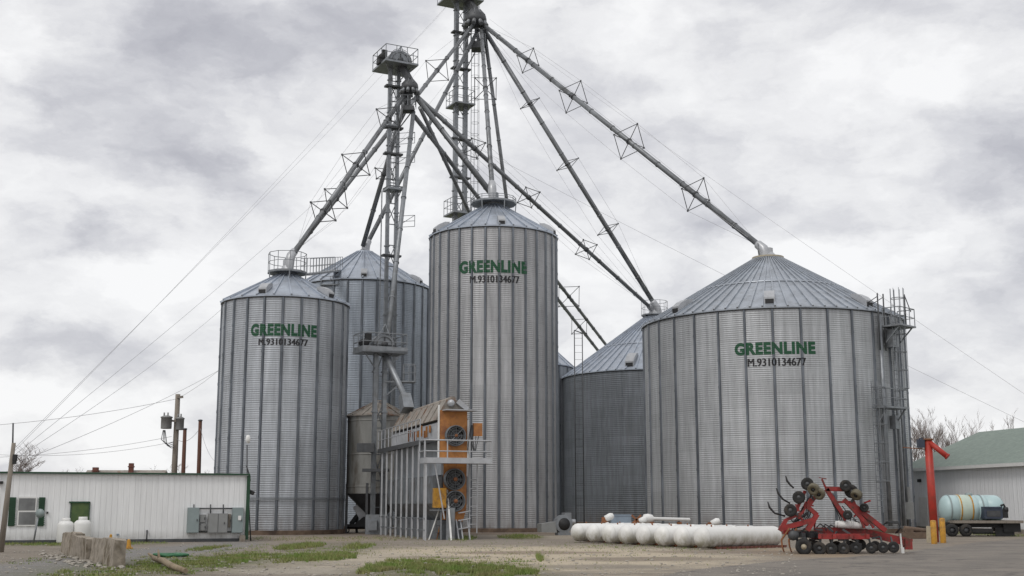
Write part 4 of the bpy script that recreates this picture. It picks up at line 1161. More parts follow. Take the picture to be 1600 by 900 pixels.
q = G(970, 842); q.y += 2.5; q.x = P(970, 815, q.y).x; b = MB().box((q.x, q.y, .55), (1.0, .7, 1.1)).box((q.x, q.y, 1.12), (1.06, .76, .06))
solo(b, 'steel_crate', 'blueplastic', q, 'faded blue steel box behind the row of white tanks', 'box')
q = G(1030, 845); q.y += 1.6; q.x = P(1012, 815, q.y).x
t = thing('gas_cylinder', q, 'white gas cylinder with long neck lying behind the tanks', 'gas cylinder')
MB().lathe([(0, -.25), (.18, -.2), (.22, 0), (.18, .22), (.08, .3), (.08, 2.0), (0, 2.05)], 16, V((q.x, q.y, 1.0)), axis=(1, 0, -.03)).build('body', 'white', t)
for dx in (.2, 1.5): MB().box((q.x+dx, q.y, .42), (.2, .3, .84)).build('stand', 'rust', t)

# ------------------------------------------------------------------ red cultivator
YC = G(1300, 866).y+.9
def K(zx, zy, dy=0): return P(1180+zx/3.462, 640+zy/3.462, YC+dy)
t = thing('cultivator', V((K(450, 780).x, YC, 0)), 'red folded cultivator with raised disc gangs in front of the widest bin', 'cultivator')
b = MB()
b.beam(K(320, 655), K(545, 655), .20, .22).beam(K(540, 652), K(845, 722), .20, .26, .18, .26)
b.box(K(824, 727), (.24, .3, .36)); b.build('tongue', 'red', t)
b = MB()
for dy in (-.75, .75): b.beam(K(345, 686, dy), K(610, 686, dy), .13, .18)
for zx in (350, 430, 520, 610): b.beam(K(zx, 686, -.9), K(zx, 686, .9), .11, .15)
b.beam(K(150, 660, 0), K(350, 690, 0), .14, .16); b.build('main_frame', 'red', t)
def wing(dy, nm):
    b = MB()
    b.beam(K(132, 655, dy), K(165, 600, dy), .13, .13).beam(K(132, 645, dy), K(312, 598, dy), .13, .16)
    b.beam(K(280, 655, dy), K(335, 565, dy), .14, .16).beam(K(335, 570, dy), K(282, 525, dy), .12, .14)
    b.beam(K(282, 530, dy), K(325, 470, dy), .11, .12).beam(K(160, 600, dy), K(250, 560, dy), .09, .10).beam(K(215, 560, dy), K(270, 440, dy), .08, .10).beam(K(235, 590, dy), K(300, 480, dy), .06, .07)
    b.build(nm, 'red', t)
wing(-.55, 'rear_wing'); wing(.65, 'rear_wing')
def fwing(dy):
    b = MB()
    b.beam(K(385, 430, dy), K(492, 595, dy), .13, .14).beam(K(380, 428, dy), K(485, 432, dy), .13, .15).beam(K(480, 485, dy), K(610, 625, dy), .12, .13)
    b.beam(K(515, 505, dy), K(705, 655, dy), .13, .16).beam(K(530, 490, dy), K(590, 640, dy), .07, .08).beam(K(640, 640, dy), K(585, 560, dy), .07, .07)
    b.beam(K(360, 375, dy), K(385, 432, dy), .05, .06).beam(K(345, 368, dy), K(385, 375, dy), .03, .03).beam(K(440, 500, dy), K(520, 500, dy), .08, .08)
    b.build('front_wing', 'red', t)
fwing(-.45); fwing(.6)
def disc(zx, zy, r_, dy, m='tire', hub=None, w=.10, nm='coulter_disc', ax_=(.25, 1, 0)):
    q = K(zx, zy, dy); a_ = V(ax_).normalized()
    b = MB().lathe([(r_*.35, -w*.35), (r_*.55, -w*.5), (r_*.9, -w*.5), (r_, -w*.28), (r_, w*.28), (r_*.9, w*.5), (r_*.55, w*.5), (r_*.35, w*.35)], 22, q, axis=a_)
    o = b.build(nm, m, t)
    MB().lathe([(0, -w*.5), (r_*.16, -w*.48), (r_*.2, -w*.36), (r_*.42, -w*.3), (r_*.42, w*.3), (0, w*.45)], 16, q, axis=a_).build('hub', hub or 'dark', o)
for dy in (-.7, .75):
    disc(190, 545, .215, dy); disc(236, 475, .215, dy); disc(282, 402, .215, dy)
    disc(490, 412, .20, dy); disc(520, 442, .24, dy, ax_=(.7, 1, .4)); disc(500, 570, .16, dy)
    b = MB().beam(K(190, 545, dy), K(230, 570, dy*.85), .05, .06).beam(K(236, 475, dy), K(262, 500, dy*.85), .05, .06).beam(K(282, 402, dy), K(300, 455, dy*.85), .05, .06)
    b.beam(K(300, 455, dy*.85), K(315, 490, dy*.85), .06, .06).beam(K(490, 412, dy), K(470, 435, dy*.8), .05, .06).beam(K(545, 460, dy), K(520, 500, dy*.8), .06, .06)
    b.build('disc_arm', 'dark', t)
for zx, zy, r_ in ((316, 430, .20), (346, 455, .20)): disc(zx, zy, r_, -.95, 'tan', 'black', .2, 'gauge_wheel', (.6, 1, .5))
disc(548, 460, .19, -.9, 'tan', 'black', .2, 'gauge_wheel', (1.2, 1, 1.2)); disc(590, 530, .15, -.6, 'tire', None, .12, 'gauge_wheel')
disc(262, 742, .27, -.85, 'tire', 'hub', .2, 'transport_wheel', (.12, 1, 0)); disc(262, 735, .26, .9, 'tire', 'hub', .2, 'transport_wheel', (.12, 1, 0))
disc(347, 752, .225, -.75, 'tire', 'dark', .18, 'transport_wheel', (.15, 1, 0))
for zx, zy, r_ in ((410, 754, .21), (478, 752, .205), (545, 747, .20), (628, 748, .185), (692, 746, .185), (748, 744, .19)): disc(zx, zy, r_, -.75, w=.08)
for zx, zy, r_ in ((440, 742, .20), (515, 740, .20), (570, 730, .19), (330, 742, .21), (650, 738, .18)): disc(zx, zy, r_, .8, w=.08)
b = MB()
for zx in (262, 347, 410, 478, 545): b.beam(K(zx, 745, -.72), K(zx+8, 690, -.72), .06, .07)
for zx in (628, 692, 748): b.beam(K(zx, 744, -.72), K(zx-15, 690, -.4), .05, .06)
b.build('coulter_shank', 'dark', t)
b = MB()
for pts in ([(165, 358), (172, 385), (190, 408), (208, 424)], [(114, 424), (125, 455), (150, 485), (188, 507)], [(68, 498), (78, 530), (105, 560), (162, 576)]):
    for dy in (-.5, .5):
        b = MB().path([K(x, y, dy) for x, y in pts], [.02, .04, .035, .03], 6); b.build('spring_tine', 'black', t)
for dx in (0, 40):
    for dy in (-.6, .3):
        b = MB().path([K(185+dx, 640, dy), K(165+dx, 672, dy), K(142+dx, 705, dy), K(146+dx, 740, dy), K(157+dx, 772, dy)], [.03, .035, .035, .03, .02], 6); b.build('spring_tine', 'rust', t)
b = MB().lathe([(0, 0), (.12, .02), (.13, .5), (.12, 1.0), (0, 1.02)], 14, K(432, 620, -.3), axis=(1, 0, -.05)); b.build('hydraulic_tank', 'white', t)
b = MB().tube(K(527, 605, -.4), K(523, 640, -.4), .05, seg=8).tube(K(440, 608, -.4), K(437, 635, -.4), .045, seg=8); b.build('filter', 'white', t)
b = MB()
for i in range(5): b.path([K(690+i*4, 625-i*4, -.1*i), K(720+i*8, 602+i*3, -.1*i), K(775, 608+i*2, -.1*i), K(785, 640, -.1*i), K(770-i*3, 668, 0)], .02, 5)
b.build('hydraulic_hose', 'black', t); b = MB()
for i in range(6): b.path([K(330+i*30, 640, .2*(i % 3)), K(350+i*30, 618+i*3, .2*(i % 3)), K(385+i*30, 640, 0)], .022, 5)
for i in range(5): b.path([K(470+i*20, 520+i*25, -.3), K(500+i*22, 560+i*18, -.4), K(480+i*28, 610+i*8, -.2)], .016, 5)
for i in range(7): b.path([K(200+i*9, 650-i*3, -.3+.1*i), K(215+i*14, 600-i*6, -.4+.1*i), K(240+i*10, 560-i*10, -.4), K(262+i*6, 520-i*10, -.5)], .018, 5)
for i in range(4): b.path([K(395+i*8, 450, -.3+.1*i), K(425+i*10, 520+i*8, -.4), K(455+i*8, 580, -.4), K(470+i*12, 640, -.2)], .018, 5)
b.build('hydraulic_hose', 'black', t)
b = MB(); rc = random.Random(5)
for i in range(34):
    q = K(rc.uniform(205, 640), rc.uniform(640, 705), rc.uniform(-.6, .7)); b.beam(q, q+V((rc.uniform(-.3, .3), rc.uniform(-.3, .3), rc.uniform(-.28, .22))), .05, .06)
b.build('linkage', 'dark', t)
b = MB()
for i in range(12):
    q = K(rc.uniform(225, 330), rc.uniform(470, 600), rc.uniform(-.6, .6)); b.beam(q, q+V((rc.uniform(-.15, .25), rc.uniform(-.2, .2), rc.uniform(-.25, .25))), .045, .05)
for i in range(10):
    q = K(rc.uniform(470, 610), rc.uniform(480, 610), rc.uniform(-.4, .5)); b.beam(q, q+V((rc.uniform(-.2, .25), rc.uniform(-.2, .2), rc.uniform(-.25, .15))), .045, .05)
b.build('linkage', 'red', t)
b = MB().beam(K(795, 745, -.15), K(798, 785, -.15), .10, .10).beam(K(785, 670, -.15), K(792, 745, -.15), .05, .05); b.build('jack_stand', 'white', t)
b = MB()
for i in range(9): b.box(K(215+i*16, 670+5*(i % 3), random.uniform(-.5, .5)), (.16, .3, .16), rz=random.random())
b.lathe([(0, -.1), (.16, -.1), (.18, .1), (0, .1)], 12, K(208, 680, -.7), axis=(0, 1, 0)); b.build('clamp', 'dark', t)
b = MB()
for z0, z1 in (((405, 470), (470, 560)), ((530, 535), (620, 610)), ((285, 560), (205, 610))):
    b.tube(K(*z0, -.2), K(*z1, -.2), .05, seg=8).tube(K(z1[0]-20, z1[1]-25, -.2), K(z1[0]+25, z1[1]+25, -.2), .025, seg=6)
b.build('hydraulic_cylinder', 'dark', t)

# ------------------------------------------------------------------ red fill pipe, bollards, flatbed with tank
q = G(1461, 847.5); tp = P(1450, 687, q.y)
t = thing('fill_pipe', q, 'tall red pipe post with slanting spout arm right of the widest bin', 'pipe post')
MB().tube(q, tp, .175, .17, seg=20).build('post', 'redpole', t)
MB().lathe([(0, .04), (.22, .04), (.22, -.02), (.17, -.03)], 20, tp).build('top_flange', 'rust', t)
a0 = P(1453, 692, q.y-.1); a1 = P(1481, 714, q.y-.5)
MB().tube(a0, a1, .12, seg=14).lathe([(.12, 0), (.145, .0), (.145, -.05), (.12, -.05)], 14, a1, axis=(a1-a0)).build('spout_arm', 'redpole', t)
b = MB().box(P(1438.5, 693, q.y), (.28, .28, .36)).tube(P(1442, 685, q.y), P(1436, 685.5, q.y), .03, seg=6); b.build('flood_lamp', 'dblue', t)
b = MB().tube(P(1410, 699, q.y+.2), P(1446, 702, q.y), .022, seg=6); b.build('control_rod', 'rust', t)
def bollard(px, by, ty, label, m='yellow'):
    q = G(px, by); h = P(px, ty, q.y).z
    b = MB().lathe([(.125, 0), (.125, h-.06), (.09, h-.01), (0, h)], 16, q)
    solo(b, 'bollard', m, q, label, 'bollard', 'pipe guard bollards')
bollard(1460, 850, 812.5, 'yellow bollard directly in front of the red pipe post')
bollard(1474, 848.5, 809, 'weathered yellow bollard just right of the red pipe post')
b = MB(); q = G(1452, 848); b.box(q+V((0, 0, .36)), (.2, .06, .72), ry=.03).box(q+V((0, .06, .36)), (.04, .1, .7)); solo(b, 'marker_board', 'hub', q, 'pale tan board leaning left of the red pipe post', 'board')
b = MB(); q = G(1434, 842); b.box(q+V((0, .5, .16)), (1.3, .8, .3)).box(q+V((-.3, .5, .36)), (.4, .5, .2)).tube(q+V((-.5, .4, .5)), q+V((.8, .6, .35)), .12, seg=8)
solo(b, 'unload_auger', 'rustconc', q, 'low rusty unload auger box at the right foot of widest bin', 'auger')

YT = 66.0
def T(px, py, dy=0): return P(px, py, YT+dy)
b0_ = T(1530, 835.5)
t = thing('flatbed_trailer', V((b0_.x, YT, 0)), 'dark flatbed trailer parked before the green roofed building', 'trailer')
zb = T(1530, 817).z
b = MB().beam(T(1478, 815), T(1586, 815), 2.2, .14); b.build('deck', 'wood', t)
b = MB()
for dy in (-.5, .5): b.beam(T(1475, 820, dy), T(1580, 820, dy), .15, .26)
b.box(T(1572, 824), (.9, 1.6, .45)); b.build('chassis', 'black', t)
for px, dy in ((1487, -1.0), (1509, -1.0), (1487, 1.0), (1509, 1.0)):
    q = T(px, 826, dy); q.z = .33
    w_ = MB().lathe([(.16, -.12), (.3, -.13), (.33, -.08), (.33, .08), (.3, .13), (.16, .12)], 22, q, axis=(0, 1, 0)).build('wheel', 'tire', t)
    MB().lathe([(0, -.08), (.16, -.06), (.16, .06), (0, .08)], 16, q, axis=(0, 1, 0)).build('rim', 'dark', w_)
b = MB().box(T(1535, 829, -.9), (1.1, .06, .2)).box(T(1570, 831, -.7), (1.0, .05, .45)); b.build('mud_flap', 'black', t)
b = MB().tube(T(1520, 833, .5), T(1572, 833, .5), .05, seg=6); b.build('drawbar', 'galv', t)
a_ = T(1467, 793); c_ = T(1572, 794)
t = thing('liquid_tank', V(((a_.x+c_.x)/2, YT, zb)), 'pale blue plastic liquid tank strapped onto the dark flatbed', 'tank')
rT = .72; zc = zb+rT+.02; L_ = T(1568, 793).x-T(1468, 793).x; x0_ = T(1468, 793).x
prof = [(0, 0)]+[(rT*math.sin(PI/2*k/6), .38*(1-math.cos(PI/2*k/6))) for k in range(1, 7)]
for k in range(1, 5):
    xx = .38+(L_-.9)*k/5; prof += [(rT, xx-.04), (rT*.965, xx-.02), (rT*.965, xx+.02), (rT, xx+.04)]
prof += [(rT*math.cos(PI/2*k/6), L_-.5+.5*math.sin(PI/2*k/6)) for k in range(0, 7)]
MB().lathe(prof, 32, (x0_, YT, zc), axis=(1, 0, 0)).build('shell', 'poly', t)
MB().lathe([(rT+.006, .85), (rT+.02, .9), (rT+.02, 1.45), (rT+.006, 1.5)], 32, (x0_, YT, zc), axis=(1, 0, 0)).build('yellowed_band', 'polyyellow', t)
for xx, m in ((.42, 'elec'), (.95, 'yellow'), (1.55, 'yellow'), (2.1, 'elec')):
    MB().lathe([(rT+.012, xx-.035), (rT+.035, xx-.03), (rT+.035, xx+.03), (rT+.012, xx+.035)], 32, (x0_, YT, zc), axis=(1, 0, 0)).build('strap', m, t)
MB().lathe([(.2, 0), (.2, .1), (.14, .14), (0, .14)], 16, (x0_+1.6, YT, zc+rT-.02)).build('lid', 'elec', t)
for xx in (.6, 1.5, 2.4): MB().box((x0_+xx, YT, zb+.09), (.16, 1.2, .18)).build('cradle', 'dark', t)
q = T(1549, 801, -.85)
t = thing('pump_engine', V((q.x, q.y, zb)), 'dark blue pump box with engine on the flatbed end', 'pump')
b = MB().box(q, (.95, .6, .62)).box(q+V((0, -.31, .25)), (.85, .03, .05)); b.build('case', 'dblue', t)
b = MB().box(q+V((0, -.31, -.05)), (.7, .03, .3)); b.build('louvre', 'dark', t)
b = MB().path([q+V((.55, 0, -.2)), q+V((.72, -.05, .25)), q+V((.66, -.05, .42)), q+V((.5, -.05, .36))], .06, 8).box(q+V((.65, 0, -.05)), (.3, .4, .45)).lathe([(0, -.1), (.14, -.1), (.14, .1), (0, .1)], 12, q+V((.72, -.1, .15)), axis=(1, 0, 0)); b.build('engine', 'black', t)

# ------------------------------------------------------------------ green roofed building at right
bl0 = P(1418, 832, 84); bl0.z = 0; br0 = P(1610, 829, 71); br0.z = 0
dB = (br0-bl0).normalized(); nB = V((-dB.y, dB.x, 0)); 
if nB.y < 0: nB = -nB
br1 = br0+dB*14; LB = (br1-bl0).length
HE = P(1425, 733, 83.5).z
M['siding2'] = siding('pale_wall_siding', (.84, .855, .87), .40, (dB.x, dB.y))
t = thing('farm_building', bl0, 'white metal sided building with a green hipped roof at right', 'building')
cB = (bl0+br1)/2+nB*8
rb = math.atan2(dB.y, dB.x)
MB().box(cB+V((0, 0, HE/2)), (LB, 16, HE), rz=rb).build('wall', 'siding2', t)
def ridge_at(px):
    d = ray(px, 672); nrm = nB; o = bl0+nB*8
    k = o.dot(nrm)/V((d.x, d.y, 0)).dot(nrm); return V((d.x*k, d.y*k, 0))
rg0 = ridge_at(1529); zR = P(1529, 675, rg0.y).z
ovh = .4
mb = MB(); bm = mb.bm
e = [bl0-dB*ovh-nB*ovh, br1+dB*ovh-nB*ovh, br1+dB*ovh+nB*(16+ovh), bl0-dB*ovh+nB*(16+ovh)]
ev = [bm.verts.new(V((p.x, p.y, HE-.02))) for p in e]; el = [bm.verts.new(V((p.x, p.y, HE-.16))) for p in e]
r0 = bm.verts.new(V((rg0.x, rg0.y, zR))); rg1 = br1-dB*4.0+nB*8; r1 = bm.verts.new(V((rg1.x, rg1.y, zR)))
bm.faces.new((ev[0], ev[1], r1, r0)); bm.faces.new((ev[2], ev[3], r0, r1)); bm.faces.new((ev[3], ev[0], r0)); bm.faces.new((ev[1], ev[2], r1))
for i in range(4): bm.faces.new((ev[i], el[i], el[(i+1) % 4], ev[(i+1) % 4]))
bm.faces.new(el)
mb.build('roof', 'shingle', t)
b = MB().box(cB-nB*(8+ovh+.02)+V((0, 0, HE-.09)), (LB+.9, .05, .2), rz=rb); b.build('fascia', 'white', t)
def bw(px, py, out=.03):
    d = ray(px, py); o = V((0, 0, EYE)); tt = (bl0-nB*out-o).dot(nB)/d.dot(nB); return o+d*tt
b = MB(); q = bw(1437, 751); b.box(q, (.3, .2, .2), rz=rb); b.build('wall_lamp', 'black', t)
q = bw(1444, 815); b = MB().box(V((q.x, q.y, 1.1)), (1.0, .04, 2.1), rz=rb); b.build('door', 'white', t)
b = MB().box(cB-nB*8.03+V((0, 0, .12)), (LB, .05, .24), rz=rb); b.build('plinth', 'concrete', t)

# ------------------------------------------------------------------ bare trees
def bare_tree(base, h, label, seed, spread=.55, name='bare_tree', dens=1.0, group='leafless trees'):
    rnd = random.Random(seed); base = V(base)
    t = thing(name, base, label, 'tree', group)
    tr = MB(); cr = MB()
    def grow(p, d, L, r, lev):
        n = 4; pts = [p]; q = p; dd = d
        for i in range(n):
            dd = (dd+V((rnd.uniform(-1, 1), rnd.uniform(-1, 1), rnd.uniform(-.3, .6)))*.13).normalized()
            q = q+dd*L/n; pts.append(q)
        rs_ = [r*(1-.6*i/n) for i in range(n+1)]
        (tr if lev < 2 else cr).path(pts, rs_, 6 if lev < 2 else 3, cap=False)
        if lev >= 4: return
        k = {0: 9, 1: 6, 2: 5, 3: 4}[lev]
        for j in range(int(k*dens)):
            f = rnd.uniform(.3 if lev == 0 else .2, 1.0); i = min(n-1, int(f*n)); pp = pts[i].lerp(pts[i+1], f*n-i)
            a = rnd.uniform(0, 2*PI); s = V((math.cos(a), math.sin(a), 0))
            nd = (dd*(1-spread*.5)+s*spread+V((0, 0, .25))).normalized()
            grow(pp, nd, L*rnd.uniform(.42, .62), max(.012, rs_[i]*.5), lev+1)
    grow(base, V((rnd.uniform(-.06, .06), rnd.uniform(-.06, .06), 1)).normalized(), h*.57, h*.015, 0)
    tr.build('trunk', 'bark', t); cr.build('crown', 'twig', t)
    return t
def tree_at(px, top, Y, label, seed, **k):
    b_ = P(px, 790, Y); z = P(px, top, Y).z
    bare_tree((b_.x, Y, 0), z, label, seed, **k)
for px, top, Y, lab, sd in ((1434, 655, 128, 'leafless tree right beside the edge of widest bin', 1), (1456, 659, 135, 'leafless tree above the red pipe post', 2),
        (1470, 654, 125, 'bushy leafless tree directly above the hipped roof start', 3), (1487, 661, 138, 'pale leafless tree between two others behind the green roof', 4),
        (1502, 652, 126, 'tall thin leafless tree farthest right of the cluster by widest bin', 5), (1541, 660, 150, 'small leafless tree topping the green roof slope', 6),
        (1576, 648, 140, 'leafless tree nearest the right edge behind the green roof', 7)):
    tree_at(px, top, Y, lab, sd, spread=.42, dens=1.0)
tree_at(6, 694, 95, 'round crowned leafless tree behind the far left pole', 11, spread=.85)
tree_at(255, 712, 150, 'leafless tree behind the transformer pole', 12, spread=.8)
tree_at(112, 726, 170, 'low leafless tree above the left part of shed roof', 13, spread=.8)
tree_at(136, 728, 175, 'very low leafless treetop right of another above the shed', 14, spread=.8)
tree_at(330, 722, 160, 'leafless tree between the tall brown pole and leftmost bin', 15, spread=.7)

# ------------------------------------------------------------------ ground
def pm(n, x, y, cx, cy, rx, ry, rot, ns, soft=.28, amp=.95):
    """soft irregular patch mask on the ground"""
    c_, s_ = math.cos(rot), math.sin(rot)
    dx = n.m('SUBTRACT', x, cx); dy = n.m('SUBTRACT', y, cy)
    u = n.m('ADD', n.m('MULTIPLY', dx, c_/rx), n.m('MULTIPLY', dy, s_/rx)); v = n.m('ADD', n.m('MULTIPLY', dx, -s_/ry), n.m('MULTIPLY', dy, c_/ry))
    r2 = n.m('SQRT', n.m('ADD', n.m('MULTIPLY', u, u), n.m('MULTIPLY', v, v)))
    r2 = n.m('ADD', r2, n.m('MULTIPLY', n.m('SUBTRACT', ns, .5), amp*2))
    return n.mr(r2, 1-soft, 1+soft, 1, 0)
def ell(px0, px1, py0, py1):
    a_ = G((px0+px1)/2, py0); c_ = G((px0+px1)/2, py1); l_ = G(px0, (py0+py1)/2); r_ = G(px1, (py0+py1)/2)
    return ((l_.x+r_.x)/2, (a_.y+c_.y)/2, abs(r_.x-l_.x)/2, abs(a_.y-c_.y)/2)
m_, nt, bb = nodes('yard_ground'); n = N(nt)
geo = n.new('ShaderNodeNewGeometry').outputs['Position']; x_, y_, z_ = n.sep(geo)
ns1 = n.noise(n.vm('MULTIPLY', geo, (1, 1.7, 1)), .5, 8, .68); ns2 = n.noise(geo, 1.7, 5, .65); fine = n.noise(geo, 9, 6, .75); peb = n.noise(geo, 30, 3, .7)
base = n.mix(n.mr(ns1, .35, .65, 0, 1), (.19, .160, .13, 1), (.265, .23, .185, 1))
# wheel-worn grey gravel
gr = pm(n, x_, y_, *ell(-60, 190, 845, 930), 0, ns1); base = n.mix(n.m('MULTIPLY', gr, .85), base, (.20, .195, .188, 1))
far = n.mr(y_, 75, 130, 0, 1); base = n.mix(far, base, (.13, .14, .075, 1))
for args, col_, st in ((ell(470, 1180, 854, 892), (.50, .425, .315, 1), .9), (ell(330, 700, 862, 884), (.36, .32, .255, 1), .55), (ell(390, 640, 838, 846), (.30, .245, .185, 1), .7),
                       (ell(780, 1000, 834, 842), (.36, .31, .24, 1), .5), (ell(1180, 1330, 856, 872), (.30, .23, .155, 1), .8), (ell(600, 840, 842, 850), (.27, .235, .195, 1), .5),
                       (ell(880, 1140, 870, 877), (.19, .155, .12, 1), .75), (ell(700, 960, 861, 866), (.20, .15, .115, 1), .7), (ell(600, 780, 869, 873), (.21, .175, .13, 1), .6), (ell(830, 1060, 882, 889), (.21, .185, .15, 1), .7), (ell(1000, 1260, 860, 865), (.21, .165, .125, 1), .7), (ell(330, 560, 886, 897), (.40, .36, .29, 1), .6)):
    k_ = pm(n, x_, y_, *args, 0, ns1, .26); base = n.mix(n.m('MULTIPLY', k_, st), base, col_)
# brown wet / rusty traces along the bin foundations
k_ = pm(n, x_, y_, -1.5, 71.5, 22, 2.2, .0, ns2, .5, .4); base = n.mix(n.m('MULTIPLY', k_, .6), base, (.115, .075, .05, 1))
dk = n.mr(n.noise(n.vm('MULTIPLY', geo, (1, 3, 1)), .8, 6, .7), .55, .70, 0, .55); base = n.mix(dk, base, (.105, .08, .06, 1))
# mossy soil
for args, st in ((ell(60, 345, 868, 912), .55), (ell(560, 850, 878, 920), .75), (ell(320, 430, 866, 884), .5), (ell(420, 560, 850, 883), .4), (ell(-10, 240, 846, 853), .6), (ell(850, 860, 870, 880), .3), (ell(790, 850, 836, 843), .6)):
    k_ = pm(n, x_, y_, *args, 0, ns2, .4, .7); base = n.mix(n.m('MULTIPLY', k_, st), base, (.10, .105, .042, 1))
kk = n.mr(fine, .25, .75, .68, 1.30); kp = n.mr(peb, .3, .72, .75, 1.28); kk = n.m('MULTIPLY', kk, kp)
base = n.mix(1.0, base, n.comb(kk, kk, kk), 'MULTIPLY')
nt.links.new(base, bb.inputs['Base Color']); bb.inputs['Roughness'].default_value = .95
bp_ = n.new('ShaderNodeBump'); bp_.inputs['Strength'].default_value = .7; bp_.inputs['Distance'].default_value = .06
nt.links.new(n.m('ADD', fine, n.m('MULTIPLY', peb, .35)), bp_.inputs['Height']); nt.links.new(bp_.outputs[0], bb.inputs['Normal'])
M['ground'] = m_
mb = MB(); S_ = 2500
v_ = [mb.bm.verts.new(p) for p in ((-S_, -60, 0), (S_, -60, 0), (S_, 3000, 0), (-S_, 3000, 0))]; mb.bm.faces.new(v_)
tag(mb.build('ground', 'ground'), 'gravel and sandy dirt yard with patches of moss', None, kind='structure')
# asphalt apron
m_, nt, bb = nodes('worn_asphalt'); n = N(nt)
geo = n.new('ShaderNodeNewGeometry').outputs['Position']
a_ = n.noise(geo, .5, 6, .65); f_ = n.noise(geo, 22, 4, .7); cr = n.noise(n.vm('MULTIPLY', geo, (.6, 1.6, 1)), 1.2, 7, .7)
c_ = n.mix(n.mr(a_, .35, .65, 0, 1), (.135, .121, .106, 1), (.205, .182, .155, 1))
c_ = n.mix(n.mr(cr, .54, .66, 0, .65), c_, (.26, .225, .18, 1))
ck = n.new('ShaderNodeTexVoronoi', feature='DISTANCE_TO_EDGE'); nt.links.new(n.vm('ADD', geo, n.comb(n.m('MULTIPLY', a_, 2.5), n.m('MULTIPLY', cr, 2.0), 0)), ck.inputs['Vector']); ck.inputs['Scale'].default_value = .28
c_ = n.mix(n.mr(ck.outputs['Distance'], .004, .02, .7, 0), c_, (.06, .055, .05, 1))
k_ = n.mr(f_, .3, .7, .75, 1.25); c_ = n.mix(1.0, c_, n.comb(k_, k_, k_), 'MULTIPLY')
nt.links.new(c_, bb.inputs['Base Color']); bb.inputs['Roughness'].default_value = .9
bp_ = n.new('ShaderNodeBump'); bp_.inputs['Strength'].default_value = .4; bp_.inputs['Distance'].default_value = .03; nt.links.new(f_, bp_.inputs['Height']); nt.links.new(bp_.outputs[0], bb.inputs['Normal'])
M['asphalt'] = m_
edge = [(1030, 905), (1060, 893), (1130, 886), (1205, 878), (1290, 872), (1380, 867), (1450, 858), (1520, 848), (1600, 842), (1750, 838)]
pts = [G(*e_) for e_ in edge]
ring = []
for a_, c_ in zip(pts, pts[1:]):
    for i in range(10):
        p = a_.lerp(c_, i/10); ring.append(p+V((mnoise.noise(p*1.3)*.35, mnoise.noise(p*1.3+V((7, 3, 0)))*.35, 0)))
mb = MB(); vs = [mb.bm.verts.new((p.x, p.y, .004)) for p in ring]+[mb.bm.verts.new((60, 60, .004)), mb.bm.verts.new((60, 5, .004)), mb.bm.verts.new((3, 5, .004))]
f_ = mb.bm.faces.new(vs); bmesh.ops.triangulate(mb.bm, faces=[f_])
tag(mb.build('asphalt', 'asphalt'), 'worn grey asphalt apron at lower right', None, kind='structure')

# grass blades
m_, nt, bb = nodes('grass_blades'); n = N(nt)
gp = n.new('ShaderNodeNewGeometry').outputs['Position']
c_ = n.mix(n.mr(n.noise(gp, 1.1, 4, .6), .35, .65, 0, 1), (.13, .215, .03, 1), (.23, .215, .085, 1))
k_ = n.mr(n.noise(gp, 12, 3), .3, .7, .7, 1.3); c_ = n.mix(1.0, c_, n.comb(k_, k_, k_), 'MULTIPLY')
nt.links.new(c_, bb.inputs['Base Color']); bb.inputs['Roughness'].default_value = .7; M['grass'] = m_
rnd = random.Random(3); vb = []; fb = []
def blade(p, h, w):
    a = rnd.uniform(0, 2*PI); l = rnd.uniform(.2, .8)*h; b_ = rnd.uniform(0, 2*PI)
    s = V((math.cos(a), math.sin(a), 0))*w; i = len(vb)
    vb.extend([p-s, p+s, p+V((math.cos(b_)*l, math.sin(b_)*l, h))]); fb.append((i, i+1, i+2))
def patch(px0, px1, py0, py1, num, h, thr=.0):
    cx, cy, rx, ry = ell(px0, px1, py0, py1); k = 0; tries = 0
    while k < num and tries < num*6:
        tries += 1
        a = rnd.uniform(0, 2*PI); r_ = math.sqrt(rnd.random()); p = V((cx+rx*r_*math.cos(a), cy+ry*r_*math.sin(a), 0))
        if mnoise.noise(p*1.6)+.5*mnoise.noise(p*4.3) < thr+.5*(r_-.6): continue
        blade(p, h*rnd.uniform(.4, 1.2), .012); k += 1
patch(572, 690, 874, 893, 3200, .10, .05)
patch(630, 770, 880, 899, 4200, .11, .03)
patch(705, 850, 886, 908, 4200, .11, .05)
patch(560, 860, 870, 912, 2600, .07, .22)
patch(575, 620, 886, 897, 500, .1, .1)
patch(425, 560, 864, 880, 4200, .12, .0)
patch(435, 500, 849, 860, 2600, .14, -.1)
patch(300, 420, 864, 884, 2600, .09, .05)
patch(90, 345, 868, 915, 6000, .07, .08)
patch(305, 345, 853, 862, 900, .12)
patch(540, 580, 850, 862, 700, .14)
patch(560, 600, 885, 898, 900, .12)
patch(-20, 260, 846, 853, 3000, .10, .0)
patch(775, 850, 835, 843, 1500, .10, 0)
patch(700, 745, 838, 846, 700, .14)
patch(838, 849, 869, 878, 160, .2, -.5)
patch(545, 553, 850, 857, 130, .2, -.5)
patch(1500, 1600, 832, 839, 1200, .10, -.3)
patch(350, 1200, 845, 895, 1500, .06, .25)
patch(200, 560, 848, 895, 2500, .07, .28)
patch(890, 1230, 848, 862, 700, .08, .2)
patch(330, 720, 838, 846, 900, .09, .2)
patch(-10, 110, 855, 900, 500, .06, .3)
me = bpy.data.meshes.new('grass'); me.from_pydata([tuple(v) for v in vb], [], fb); me.materials.append(M['grass'])
o = bpy.data.objects.new('grass', me); COL.objects.link(o); tag(o, 'tufts of green and olive grass scattered over the yard', 'grass', kind='stuff')
